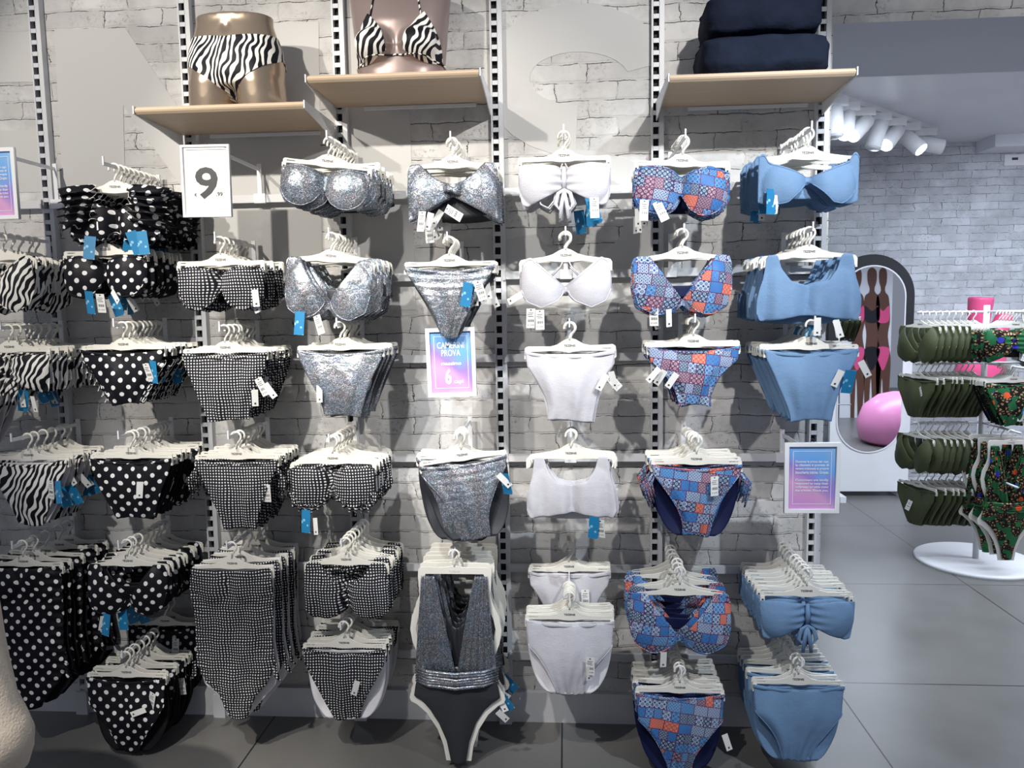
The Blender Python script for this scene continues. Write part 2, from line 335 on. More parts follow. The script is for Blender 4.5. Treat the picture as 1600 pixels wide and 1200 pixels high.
def curve_mesh(name, polys, ext, mat, bevel=0.0, cyclic=True):
    cu = bpy.data.curves.new('tmp', 'CURVE'); cu.dimensions = '2D'; cu.fill_mode = 'BOTH'; cu.extrude = ext; cu.bevel_depth = bevel; cu.bevel_resolution = 1
    for P in polys:
        sp = cu.splines.new('POLY'); sp.points.add(len(P)-1); sp.use_cyclic_u = True
        for q, p in zip(sp.points, P): q.co = (p[0], p[1], 0, 1)
    return curve2mesh(name, cu, mat)
def curve2mesh(name, cu, mat):
    o = bpy.data.objects.new('tmp', cu); COL.objects.link(o); dg = bpy.context.evaluated_depsgraph_get(); dg.update()
    me = bpy.data.meshes.new_from_object(o.evaluated_get(dg)); bpy.data.objects.remove(o); bpy.data.curves.remove(cu)
    me.name = name; me.materials.clear(); me.materials.append(M[mat])
    for v in me.vertices: v.co = (v.co.x, -v.co.z, v.co.y)
    me.update(); return me
def text_mesh(txt, width, mat, ext=0.0004, align='CENTER', height=None, spacing=1.0, offset=0.0):
    cu = bpy.data.curves.new('t', 'FONT'); cu.body = txt; cu.align_x = align; cu.align_y = 'CENTER'; cu.extrude = ext; cu.size = 1; cu.space_character = spacing; cu.offset = offset
    cu.extrude = 0.0; cu.resolution_u = 3
    me = curve2mesh('text', cu, mat)
    xs = [v.co.x for v in me.vertices]; zs = [v.co.z for v in me.vertices]
    sx = width/(max(xs)-min(xs)); sz = sx if height is None else height/(max(zs)-min(zs))
    cz = (max(zs)+min(zs))/2; cx = (max(xs)+min(xs))/2
    for v in me.vertices: v.co = ((v.co.x-cx)*sx, -ext, (v.co.z-cz)*sz)
    return me
def tag(o, label, cat, group=None, kind=None):
    if label: o['label'] = label
    if cat: o['category'] = cat
    if group: o['group'] = group
    if kind: o['kind'] = kind
    return o
def empty(name, loc, rot=(0, 0, 0)):
    o = bpy.data.objects.new(name, None); COL.objects.link(o); o.location = loc; o.rotation_euler = rot; o.empty_display_size = 0.05; return o
def struct(name, me, **k): o = link(name, me, **k); o['kind'] = 'structure'; return o
def copy_tree(o, parent=None):
    c = o.copy(); COL.objects.link(c)
    if parent: c.parent = parent
    for ch in [x for x in KIDS.get(o.name, [])]: copy_tree(ch, c)
    return c
KIDS = {}
def kid(name, me, parent, **k):
    o = link(name, me, parent, **k); KIDS.setdefault(parent.name, []).append(o); return o

# ------------------------------------------------------------------ setting
XW = -2.05903       # first upright
WALL_R = 0.985
HZ = float(U(1290, 38, 0)[2])
struct('floor', MB().box((1.5, 1.0, -0.05), (14, 12, 0.1)).mesh('floor', ['floor'], False))
FARY = 4.0
CZ = float(U(1450, 224, FARY)[2])
wl = MB(); wl.box(((-3.4+WALL_R)/2, 0.05, 1.85), (WALL_R+3.4, 0.10, 3.7)); struct('wall_back', wl.mesh('wall', ['brick'], False))
hd = MB(); hd.box(((WALL_R+6.5)/2, 0.35, (HZ+3.7)/2), (6.5-WALL_R, 0.70, 3.7-HZ))
ho = hd.mesh('header', ['brick', 'greybeam'], False)
for p in ho.polygons: p.material_index = 1 if p.normal.z < -0.5 else 0
struct('wall_header', ho)
struct('wall_far', MB().box((2.0, FARY+0.05, 1.85), (10, 0.1, 3.7)).mesh('wall_far', ['brick2'], False))
struct('ceiling', MB().box((2.0, 0.70+(FARY-0.7)/2, CZ+0.05), (10, FARY-0.7, 0.1)).mesh('ceiling', ['ceil'], False))
cr = UZ(1560, 215, CZ)
struct('trim_1', MB().box((cr[0]+1.5, FARY-0.15, CZ-0.05), (3.2, 0.3, 0.1)).mesh('cornice', ['ceil'], False))
z0, z1 = 0.0, float(U(1000, 1087, -0.03)[2])
struct('baseboard_back', MB().box(((-3.4+WALL_R)/2, -0.012, z1/2), (WALL_R+3.4, 0.024, z1)).mesh('baseboard', ['rack'], False))
struct('baseboard_far', MB().box((2.0, FARY-0.008, 0.04), (10, 0.016, 0.08)).mesh('baseboard', ['ceil'], False))

# painted giant letters on the wall (pale, nearly the colour of the paper)
def wallpoly(pts): return [(float(U(x, y, 0)[0]), float(U(x, y, 0)[2])) for x, y in pts]
def letter(polys, which):
    me = curve_mesh('painted_letter', [wallpoly(p) for p in polys], 0.0006, 'letter')
    o = link('painted_letter', me, loc=(0, -0.0012, 0)); tag(o, which, 'wall letter', 'pale letters painted across the brick wall')
letter([[(-140, 52), (50, 50), (56, 128), (-50, 130), (-48, 205), (60, 203), (66, 300), (-42, 302), (-40, 390), (70, 386), (76, 475), (-120, 478)]], 'pale painted letter E on the brick wall at the far left edge')
letter([[(85, 46), (196, 44), (345, 268), (340, 38), (498, 34), (505, 484), (425, 486), (193, 165), (200, 480), (108, 482)]], 'pale painted letter N on the brick wall behind the left wooden shelf')
letter([[(533, 30), (636, 28), (650, 484), (545, 484)]], 'pale painted letter I on the brick wall below the middle wooden shelf')
def arc(cx, cy, rx, ry, a0, a1, n=18): return [(cx+rx*math.cos(R(a0+(a1-a0)*i/n)), cy-ry*math.sin(R(a0+(a1-a0)*i/n))) for i in range(n+1)]
Spoly = arc(905, 125, 150, 120, 10, 270) + arc(905, 360, 62, 50, 90, -90) + [(905, 410)] + arc(905, 355, 75, 55, 230, 190)+arc(905, 360, 165, 125, 190, 360)+arc(905, 360, 165, 125, 0, 90)+arc(905, 122, 80, 43, 270, 10)
letter([arc(905, 125, 150, 120, 15, 268)+arc(905, 348, 70, 52, 90, -160)+arc(905, 358, 160, 124, 190, 452)+arc(905, 123, 78, 42, 268, 15)], 'pale painted letter S on the brick wall around the white bandeaus')

# uprights with slots
def upright(k):
    x = XW+0.6*k; o = empty('slotted_upright', (x, 0, 0))
    zs = float(U(1022, 616.25, -0.02)[2]); pitch = 0.04311; H = 3.6 if k < 99 else 3.6
    b = MB(); w_, d_ = 0.034, 0.03
    b.box((-0.014, -d_/2, H/2), (0.006, d_, H)); b.box((0.020, -d_/2, H/2), (0.018, d_, H))
    n0 = int((zs-0.05)/pitch); z = zs-n0*pitch; b.box((0.0, -d_+0.0015, (z-0.0135)/2), (0.024, 0.003, z-0.0135))
    while z < H-0.03:
        b.box((0.0, -d_+0.0015, z+pitch/2), (0.024, 0.003, pitch-0.027)); z += pitch
    kid('slotted_channel', b.mesh('channel', ['rack'], False), o)
    kid('channel_back', MB().box((0, -0.003, H/2), (0.026, 0.004, H)).mesh('cb', ['dark'], False), o)
    kid('foot_bracket', MB().box((0.0, -0.038, 0.05), (0.05, 0.016, 0.1)).mesh('foot', ['rack'], False), o)
    names = ['at the far left, left of the polka dot tops', 'behind the white 9 price sign', 'left of the silver holographic tops', 'between silver and white swimwear', 'between white and patchwork print swimwear', 'at the right end of the wall']
    tag(o, 'grey slotted metal wall upright '+names[k], 'wall upright', 'slotted uprights on the brick wall')
for k in range(6): upright(k)
ROWS = [float(U(810, 300, -0.03)[2]), float(U(810, 430, -0.03)[2]), float(U(810, 559, -0.03)[2]), float(U(810, 715, -0.03)[2]), float(U(810, 887, -0.03)[2]), float(U(810, 1024, -0.03)[2])]
ordn = ['first', 'second', 'third', 'fourth', 'fifth', 'sixth']
bayn = ['leftmost bay', 'bay of polka dot swimwear', 'gingham bay left of silver tops', 'bay of silver swimwear', 'bay of white swimwear', 'rightmost bay of print and blue swimwear']
def rail_mesh(w_):
    b = MB(); b.box((0, -0.022, 0), (w_, 0.014, 0.030)); b.box((-w_/2+0.004, -0.018, 0), (0.008, 0.03, 0.036)); b.box((w_/2-0.004, -0.018, 0), (0.008, 0.03, 0.036))
    return b.mesh('rail', ['rack'], False)
rm = rail_mesh(0.566)
for k in range(-1, 5):
    for r_ in range(6):
        o = link('crossbar', rm, loc=(XW+0.6*k+0.303, -0.008, ROWS[r_]))
        tag(o, f'grey horizontal crossbar, {ordn[r_]} from the top in the {bayn[k+1]}', 'crossbar', 'crossbars between the uprights')

# shelves
def shelf(p0, p1, label):
    a = U(p0[0], p0[1], -0.37); c = U(p1[0], p1[1], -0.37); z = (a[2]+c[2])/2; x0 = a[0]; x1 = c[0]; wd = x1-x0
    o = empty('wooden_shelf', ((x0+x1)/2, 0, z)); th = 0.024
    P = [(-0.37+0.012*(1-math.sin(t)), 0) for t in (0,)]
    b = MB(); ys = []
    prof = [(0.0, -th), (-0.360, -th), (-0.368, -th*0.72), (-0.371, -th/2), (-0.368, -th*0.28), (-0.360, 0), (0.0, 0)]
    prof = [(y-0.032 if y == 0.0 else y, zz) for y, zz in prof]; n = len(prof)
    V = [(-wd/2+0.004, y, zz) for y, zz in prof]+[(wd/2-0.004, y, zz) for y, zz in prof]
    F = [(i, (i+1) % n, n+(i+1) % n, n+i) for i in range(n)]+[tuple(range(n-1, -1, -1)), tuple(range(n, 2*n))]
    b.add(V, F); kid('shelf_board', b.mesh('board', ['wood'], False), o)
    for s in (-1, 1):
        q = MB(); x = s*(wd/2)
        V = [(x-0.002, -0.030, 0.002), (x-0.002, -0.372, 0.002), (x-0.002, -0.372, -th), (x-0.002, -0.20, -th-0.018), (x-0.002, -0.030, -th-0.045)]
        V += [(v[0]+0.004, v[1], v[2]) for v in V]
        q.add(V, [(0, 1, 2, 3, 4), (9, 8, 7, 6, 5)]+[(i, 5+i, 5+(i+1) % 5, (i+1) % 5) for i in range(5)])
        kid('shelf_bracket', q.mesh('bracket', ['whitep'], False), o)
    kid('rear_lip', MB().box((0.03, -0.036, -th-0.008), (wd*0.72, 0.01, 0.012)).mesh('lip', ['whitep'], False), o)
    tag(o, label, 'shelf', 'pale wooden shelves above the swimwear'); return o, z
sh1, Z1 = shelf((208, 166), (475, 158), 'pale wooden shelf holding the gold hip mannequin in zebra briefs')
sh2, Z2 = shelf((477, 117), (750, 107), 'pale wooden shelf holding the taupe bust mannequin in a zebra bikini')
sh3, Z3 = shelf((1045, 116), (1340, 105), 'pale wooden shelf holding folded navy clothes at the right')

# ------------------------------------------------------------------ mannequins
def remesh(b, vox, mat, smooth=8):
    me = b.mesh('tmp', [mat]); o = link('tmp', me)
    m = o.modifiers.new('r', 'REMESH'); m.mode = 'VOXEL'; m.voxel_size = vox; m.use_smooth_shade = True
    s = o.modifiers.new('s', 'SMOOTH'); s.factor = 0.5; s.iterations = smooth
    dg = bpy.context.evaluated_depsgraph_get(); dg.update()
    r = bpy.data.meshes.new_from_object(o.evaluated_get(dg)); bpy.data.objects.remove(o); r.materials.clear(); r.materials.append(M[mat])
    r.polygons.foreach_set('use_smooth', np.full(len(r.polygons), True)); r.update(); return r
def bvh_of(me): return BVHTree.FromPolygons([v.co.copy() for v in me.vertices], [tuple(p.vertices) for p in me.polygons])
def project(bv, grid, mat, off=0.003, th=0.0015, uvs=None, center=None):
    nu, nv = len(grid[0]), len(grid); V = []; UV = []
    for row in grid:
        for (x, z, ang) in row:
            if ang is None: org = Vector((x, -1, z)); d = Vector((0, 1, 0))
            else:
                d = Vector((math.sin(ang), math.cos(ang), 0)); org = Vector((0, 0, z))-d*1.0
            h = bv.ray_cast(org, d)
            if h[0] is None: p = Vector((x, -.075, z)); nn = Vector((0, -1, 0))
            else: p, nn = h[0], h[1]
            V.append(p+(nn*0.5-d*0.5).normalized()*off); UV.append((p.x, p.z) if ang is None else (-ang*0.14, z))
    return V, UV, nu, nv
def patch_mesh(V, UV, nu, nv, mat, th=0.0018, wrap=False):
    V = [Vector(v) for v in V]; n = len(V); c = sum(V, Vector())/n
    W = [v+Vector((0, th, 0)) if not wrap else v-Vector((v.x, v.y, 0)).normalized()*th for v in V]; F = []
    for j in range(nv-1):
        for i in range(nu-1):
            a = j*nu+i; F.append((a, a+nu, a+nu+1, a+1)); F.append((n+a, n+a+1, n+a+nu+1, n+a+nu))
    rim = [i for i in range(nu)]+[j*nu+nu-1 for j in range(1, nv)]+[(nv-1)*nu+i for i in range(nu-2, -1, -1)]+[j*nu for j in range(nv-2, 0, -1)]
    for i in range(len(rim)): a, b_ = rim[i], rim[(i+1) % len(rim)]; F.append((a, b_, n+b_, n+a))
    return mkmesh('patch', V+W, F, [mat], None, UV+UV)
def hips(mat, name, loc, label, brief=True, scale=1.0, flip=False):
    b = MB()
    b.loft([(0, 0, .085, .150, .095), (0, 0, .12, .172, .108), (0, .0, .17, .174, .112), (0, 0, .22, .166, .104), (0, 0, .27, .150, .090), (0, 0, .31, .138, .080), (0, 0, .338, .140, .080)], n=40, p=2.2)
    for s in (-1, 1): b.loft([(s*.092, 0, 0, .080, .088), (s*.090, 0, .04, .086, .096), (s*.086, 0, .10, .086, .104), (s*.080, 0, .16, .080, .10), (s*.075, 0, .2, .07, .08)], n=32)
    me = remesh(b, 0.006, mat, 10)
    zmin = min(v.co.z for v in me.vertices)
    for v in me.vertices:       # navel
        d = math.hypot(v.co.x, (v.co.z-.285)*0.8)
        if v.co.y < 0 and d < .026: v.co.y += 0.008*math.cos(d/.026*math.pi/2)**2
        v.co.z -= zmin
    o = empty(name, loc)
    if flip: o.rotation_euler = (math.pi, 0, 0.3); 
    o.scale = (scale,)*3
    kid('torso', me, o)
    if brief:
        bv = bvh_of(me); nv, nu = 40, 120; grid = []
        for j in range(nv):
            row = []
            for i in range(nu):
                an = -math.pi+2*math.pi*i/(nu-1); a = abs(an)/math.pi
                front = math.cos(an)
                top = .245+.018*min(1, a*2) if a < .5 else .263+.01*(a-.5)
                if a < .5: bot = float(np.interp(a, [0, .02, .06, .18, .31, .5], [.036, .038, .050, .105, .145, .182]))
                else: bot = .182-.11*((a-.5)/.5)**0.8
                bot = min(bot, .195)
                row.append((0, top+(bot-top)*j/(nv-1), an))
            grid.append(row)
        V, UV, nu, nv = project(bv, grid, 'zebra')
        kid('zebra_bikini_brief', patch_mesh(V, UV, nu, nv, 'zebra', wrap=True), o)['label'] = 'black and white zebra print bikini brief'
    tag(o, label, 'mannequin'); return o
p = U(373, 158, -0.2); hips('gold', 'hip_mannequin', (p[0], -0.2, Z1+0.001), 'glossy gold hip mannequin wearing zebra bikini briefs on the left wooden shelf')
def bust():
    b = MB()
    b.loft([(0, 0, 0, .152, .088), (0, 0, .06, .156, .092), (0, 0, .13, .163, .098), (0, 0, .20, .170, .096), (0, .005, .27, .178, .085), (0, .01, .34, .185, .07), (0, .012, .375, .12, .055), (0, .01, .40, .055, .05), (0, 0, .47, .052, .05)], n=44, p=2.2)
    for s in (-1, 1):
        b.loft([(s*.078, -.055-.035*math.cos(R(t)), .115+.062*math.sin(R(t)) , .064*math.cos(R(t))+.002, .058*math.cos(R(t))+.002) for t in range(-90, 91, 15)], n=28)
    me = remesh(b, 0.006, 'taupe', 12); zm = min(v.co.z for v in me.vertices)
    for v in me.vertices: v.co.z -= zm
    o = empty('bust_mannequin', (0, -0.2, Z2+0.001)); kid('torso', me, o)
    bv = bvh_of(me)
    for s in (-1, 1):
        apex = (s*.098, .222); bl = (s*.150, .055); br = (s*.030, .088); nv, nu = 24, 26; grid = []
        for j in range(nv):
            t = j/(nv-1); row = []
            for i in range(nu):
                u = i/(nu-1); bx = bl[0]+(br[0]-bl[0])*u; bz = bl[1]+(br[1]-bl[1])*u-.016*math.sin(math.pi*u)
                bulge = .018*math.sin(math.pi*t)*(2*u-1)*-s*-1
                row.append((apex[0]+(bx-apex[0])*(t*.97+.03)+(bulge if s > 0 else bulge)*(-1 if s > 0 else -1)*(1), apex[1]+(bz-apex[1])*t, None))
            grid.append(row)
        V, UV, nu2, nv2 = project(bv, grid, 'zebra'); kid('bikini_cup', patch_mesh(V, UV, nu2, nv2, 'zebra'), o)['label'] = 'zebra print triangle cup'
        pts = []
        for t in np.linspace(0, 1, 12):
            x, z = s*(.088-.02*t), .212+.12*t; h = bv.ray_cast(Vector((x, -1, z)), Vector((0, 1, 0)))
            pts.append((x, (h[0].y if h[0] else 0)-.003, z))
        kid('halter_string', MB().tube(pts, .003, 6).mesh('string', ['zebra']), o)
    pts = []
    for an in np.linspace(-100, 100, 60):
        z = .078-.03*abs(an/100)**1.2; d = Vector((math.sin(R(an)), math.cos(R(an)), 0)); h = bv.ray_cast(Vector((0, 0, z))-d, d)
        if h[0]: q = h[0]-d*.004; pts.append(tuple(q))
    kid('under_string', MB().tube(pts, .003, 6).mesh('string', ['zebra']), o)
    tag(o, 'glossy taupe bust mannequin wearing a zebra triangle bikini on the middle shelf', 'mannequin'); return o
p = U(628, 104, -0.2); bu = bust(); bu.location.x = p[0]

# folded navy clothes
def folded(wd, dp, h, seed):
    rng = random.Random(seed); b = MB(); n = 40; rings = []; nx = 44; V = []; F = []
    ph = [rng.uniform(0, 6) for _ in range(8)]
    for i in range(nx+1):
        t = i/nx; x = -wd/2+wd*t; e = min(t, 1-t)*nx; es = min(1, 0.80+0.2*math.sqrt(min(1, e/5)))
        for k in range(n):
            an = 2*math.pi*k/n; c, s_ = math.cos(an), math.sin(an); pw = .42
            y = dp/2*math.copysign(abs(c)**pw, c)*es; z = h/2*math.copysign(abs(s_)**(pw+.2), s_)*es
            r_ = 1+.018*math.sin(9*t+ph[0]+3*s_)+.014*math.sin(23*t+ph[1]+5*c)+.01*math.sin(5*an+ph[2]+7*t)
            if c < -.3: y *= 1-.05*abs(math.sin(3.2*an+ph[3]))
            V.append((x+.004*math.sin(6*an+ph[4])*(1 if e < 2 else 0), y*r_, h/2+z*r_))
    for i in range(nx):
        for k in range(n): F.append((i*n+k, (i+1)*n+k, (i+1)*n+(k+1) % n, i*n+(k+1) % n))
    F.append(tuple(range(n))); F.append(tuple(nx*n+k for k in range(n-1, -1, -1)))
    return b.add(V, F).mesh('folded', ['denim'])
p = U(1184, 106, -0.2); me1 = folded(.405, .26, .135, 1); o = link('folded_trousers', me1, loc=(p[0], -.21, Z3+.004)); tag(o, 'folded dark navy trousers, lower of the two on the right shelf', 'folded clothes', 'folded navy clothes')
me2 = folded(.365, .25, .125, 5); o = link('folded_trousers', me2, loc=(p[0]-.004, -.21, Z3+.142)); tag(o, 'folded dark navy trousers, upper of the two on the right shelf', 'folded clothes', 'folded navy clothes')

# ------------------------------------------------------------------ hangers
def smooth_pts(P, n=6):
    P = [np.array(p, float) for p in P]; out = []; m = len(P)
    for i in range(m):
        p0, p1, p2, p3 = P[i-1], P[i], P[(i+1) % m], P[(i+2) % m]
        for k in range(n):
            t = k/n; out.append(tuple(0.5*((2*p1)+(-p0+p2)*t+(2*p0-5*p1+4*p2-p3)*t*t+(-p0+3*p1-3*p2+p3)*t**3)))
    return out
def hook_mesh():
    pts = []
    for a in range(196, -46, -11): pts.append((0.0185*math.cos(R(a)), 0, -0.0225+0.0185*math.sin(R(a))))
    pts = [(p[0], p[1], p[2]) for p in pts]
    pts += [(0.006, 0, -0.044), (0.001, 0, -0.053), (0, 0, -0.066)]
    return MB().tube(pts, 0.0040, 10, sy=0.85).mesh('hook', ['plastic'])
HOOK = hook_mesh()
def bar_outline(kind):
    if kind == 'clip':
        top = [(-.156, -.104), (-.156, -.092), (-.150, -.087), (-.12, -.088), (-.07, -.088), (-.045, -.082), (-.02, -.066), (-.006, -.061), (.006, -.061), (.02, -.066), (.045, -.082), (.07, -.088), (.12, -.088), (.150, -.087), (.156, -.092), (.156, -.104)]
        bot = [(.156, -.118), (.147, -.118), (.146, -.103), (.11, -.103), (.07, -.102), (.04, -.102), (.02, -.105), (0, -.106), (-.02, -.105), (-.04, -.102), (-.07, -.102), (-.11, -.103), (-.146, -.103), (-.147, -.118), (-.156, -.118)]
    else:
        top = [(-.158, -.125), (-.158, -.108), (-.152, -.099), (-.142, -.096), (-.12, -.094), (-.07, -.087), (-.04, -.078), (-.018, -.065), (-.006, -.061), (.006, -.061), (.018, -.065), (.04, -.078), (.07, -.087), (.12, -.094), (.142, -.096), (.152, -.099), (.158, -.108), (.158, -.125)]
        bot = [(.158, -.138), (.151, -.138), (.149, -.112), (.14, -.106), (.10, -.104), (.05, -.103), (.02, -.106), (0, -.107), (-.02, -.106), (-.05, -.103), (-.10, -.104), (-.14, -.106), (-.149, -.112), (-.151, -.138), (-.158, -.138)]
    return top+bot
def slots(kind):
    if kind != 'clip': return []
    return [[(s*x, z) for x, z in ((.112, -.0925), (.144, -.0925), (.144, -.0965), (.112, -.0965))] for s in (-1, 1)]
BAR = {}
for kd in ('clip', 'strap'):
    BAR[kd] = curve_mesh('bar', [bar_outline(kd)]+slots(kd), 0.0015, 'plastic', 0.0006)
CLIP = MB().box((0, -.002, 0), (.016, .010, .022)).mesh('clip', ['plastic'], False)
PRONG = MB().tube([(0, 0, 0), (.002, -.002, -.012), (.0, -.004, -.024), (-.004, -.006, -.030)], .0032, 8).mesh('prong', ['plastic'])
LOGO = text_mesh('TEZENIS', .040, 'ink', .0026, height=.0075, offset=0.03)
def clip_mesh():
    b = MB(); b.box((0, -.0045, -.006), (.015, .003, .026)); b.box((0, .0045, -.006), (.015, .003, .026)); b.box((0, 0, .004), (.010, .010, .004)); b.box((0, -.0066, -.006), (.006, .0015, .008), 1)
    return b.mesh('clip', ['plastic', 'dark'], False)
CLIPM = clip_mesh()
def bodyform():
    def side(s): return [(s*x, z) for x, z in ((.118, -.068), (.130, -.075), (.132, -.10), (.128, -.17), (.135, -.20), (.158, -.25), (.166, -.30), (.158, -.35), (.135, -.41), (.130, -.45), (.145, -.50), (.172, -.545), (.176, -.56), (.170, -.575), (.150, -.585), (.112, -.62), (.075, -.68), (.055, -.74), (.046, -.80))]
    outer = [(-.03, -.068), (0, -.062), (.03, -.068)]+side(1)+side(-1)[::-1]
    inn = []
    for s in (1, -1):
        q = [(s*x, z) for x, z in ((.105, -.092), (.114, -.12), (.108, -.18), (.12, -.22), (.138, -.26), (.146, -.30), (.138, -.34), (.115, -.40), (.108, -.45), (.10, -.50), (.06, -.60), (.028, -.74))]
        inn += q if s == 1 else q[::-1]
    return curve_mesh('bodyform', [outer, inn], .0018, 'plastic', .0008)
BODY = bodyform()
HC = {}
def new_hanger(kind, front):
    o = empty('swimwear_hanger', (0, 0, 0))
    kid('hook', HOOK, o)
    if kind == 'body': kid('body_frame', BODY, o)
    else:
        kid('bar', BAR[kind], o)
        for s in (-1, 1):
            if kind == 'clip': kid('clip', CLIPM, o, loc=(s*.150, 0, -.110))
            else: c = kid('prong', PRONG, o, loc=(s*.146, -.002, -.106))
    kid('logo', LOGO, o, loc=(0, 0, -.084))
    return o

# ------------------------------------------------------------------ garments
def interp(P, x):
    xs = np.array([p[0] for p in P]); zs = np.array([p[1] for p in P]); d = np.linspace(-1, 1, 401); y = np.interp(d, xs, zs)
    kx = np.ones(13)/13; yp = np.pad(y, 6, mode='edge'); y2 = np.convolve(yp, kx, mode='valid'); return np.interp(x, d, y2)
def mir(P):
    return P+[(-x, z) for x, z in P[::-1] if x != 0]
def shell(fn, nu, nv, th, m0, m1, name='cloth'):
    u, v = np.meshgrid(np.linspace(0, 1, nu), np.linspace(0, 1, nv)); x, y, z = fn(u, v); x = x+0*u; y = y+0*u; z = z+0*u
    e = np.minimum(np.minimum(u, 1-u)*nu, np.minimum(v, 1-v)*nv); t = th*np.minimum(1, .35+e*.4)
    # arc-length-ish uv so that the print follows the cloth
    dy = np.abs(np.diff(y, axis=1, prepend=y[:, :1])); uu = x+np.cumsum(dy*np.sign(x+1e-9), axis=1)*.35
    A = np.stack([x, y-t/2, z], -1).reshape(-1, 3); B = np.stack([x, y+t/2, z], -1).reshape(-1, 3); n = nu*nv; F = []; I = []
    for j in range(nv-1):
        for i in range(nu-1):
            a = j*nu+i; F.append((a, a+nu, a+nu+1, a+1)); I.append(0); F.append((n+a, n+a+1, n+a+nu+1, n+a+nu)); I.append(1)
    rim = list(range(nu))+[j*nu+nu-1 for j in range(1, nv)]+[(nv-1)*nu+i for i in range(nu-2, -1, -1)]+[j*nu for j in range(nv-2, 0, -1)]
    for i in range(len(rim)): a, b_ = rim[i], rim[(i+1) % len(rim)]; F.append((a, b_, n+b_, n+a)); I.append(0)
    UV = np.stack([uu, z], -1).reshape(-1, 2)
    return mkmesh(name, np.concatenate([A, B]), F, [m0, m1], I, np.concatenate([UV, UV]))
def folds(x, z, amp, seed):
    r = np.random.RandomState(seed); s = 0
    for k in range(5):
        fx, fz, ph = r.uniform(15, 70), r.uniform(-40, 40), r.uniform(0, 6.3); s = s+(np.sin(fx*x+fz*z+ph)-.35*np.abs(np.sin(fx*.7*x-fz*.8*z+ph*2)))/(1+k*.4)
    return amp*1.5*s
def brief(pat, lin, W=.155, H=.22, side=.05, cw=.04, pw=1.5, seed=1, gather=0, full=False, ruffle=False, ties=False):
    parts = []
    def wf(z): s = np.clip((z-side)/(H-side), 0, 1); return cw+(W-.008*np.clip(z/side, 0, 1)-cw)*(1-s)**pw
    def front(u, v):
        d = v*H; q = 2*u-1; w_ = wf(d); x = q*w_+.004*np.sin(d*30+seed)*v; s = d/H
        sag = .008*(1-q**2)*(1-v)
        y = -.006-.018*np.sin(math.pi*np.clip(s, 0, 1))*(1-q**2*.7)+folds(x, d*.5, .0014, seed)
        y = y+.0035*np.sin(q*7+seed)*np.sin(math.pi*v)**.7+.0022*np.sin(q*13+seed*2+3*v)*v
        if gather: y = y+gather*(np.sin(d*230+30*x*x*np.sign(x)+seed)+.6*np.sin(d*410-9*x))*np.exp(-d*13)
        z = -sag-d+.010*(q**2)*np.exp(-d*40)+.005*np.sin(q*2.2+seed)*v
        return x, y, z
    parts.append(('front_panel', shell(front, 48, 48, .0026, pat, lin)))
    def back(u, v):
        d = v*H*(.99 if full else .96); s = np.clip((d-side*.8)/(H-side*.8), 0, 1)
        w_ = cw+(W*.97-cw)*(np.sqrt(np.clip(1-s**2.0, 0, 1))**.9 if full else (1-s)**(pw*.82))
        x = (2*u-1)*w_; y = .010+.022*np.sin(math.pi*v)*(1-(2*u-1)**2*.6)+folds(x, d, .0018, seed+9)-.012*v**6
        return x, y, -d-.002
    parts.append(('back_panel', shell(back, 36, 36, .0026, lin, pat)))
    def band(u, v):
        q = 2*u-1; sag = .008*(1-q**2); return q*(W+.0012), -.0095+0*u+.0015*np.sin(q*14+seed), -sag-.010*v+.0015+.010*(q**2)*(1-.3*v)
    parts.append(('waistband', shell(band, 40, 5, .0032, pat, pat)))
    if full:
        b = MB()
        for s_ in (0.0, 1.0):
            vv = np.linspace(side/H*.9, .98, 26); x, y, z = front(np.full(26, s_), vv)
            b.tube([(float(a), float(c)-.001, float(e_)) for a, c, e_ in zip(x, y, z)], .0021, 6)
        parts.append(('leg_binding', b.mesh('binding', [pat])))
    if ruffle:
        for s_ in (-1, 1):
            def rf(u, v, s_=s_):
                d = side+(H-side)*u*.96; w_ = wf(d); x = s_*(w_+.014*v); return x, -.012+.010*np.sin(u*46)*v+0*u, -d-.006*v+.006*np.sin(u*46+1)*v
            parts.append(('ruffle', shell(rf, 90, 5, .002, pat, pat)))
            b = MB(); us = np.linspace(0, 1, 90); x, y, z = rf(us, np.ones(90)); b.tube([(float(a), float(c), float(e_)) for a, c, e_ in zip(x, y, z)], .0012, 5)
            parts.append(('ruffle_trim', b.mesh('trim', ['card'])))
    if ties:
        for s_ in (-1, 1):
            b = MB()
            for q in range(3): b.tube([(s_*(W-.004), -.01, -.02), (s_*(W+.012+.008*q), -.016, -.05-.01*q), (s_*(W+.004*q), -.014, -.10-.02*q)], [.003, .005, .003], 6, sy=.5)
            parts.append(('side_tie', b.mesh('tie', [pat])))
    return parts
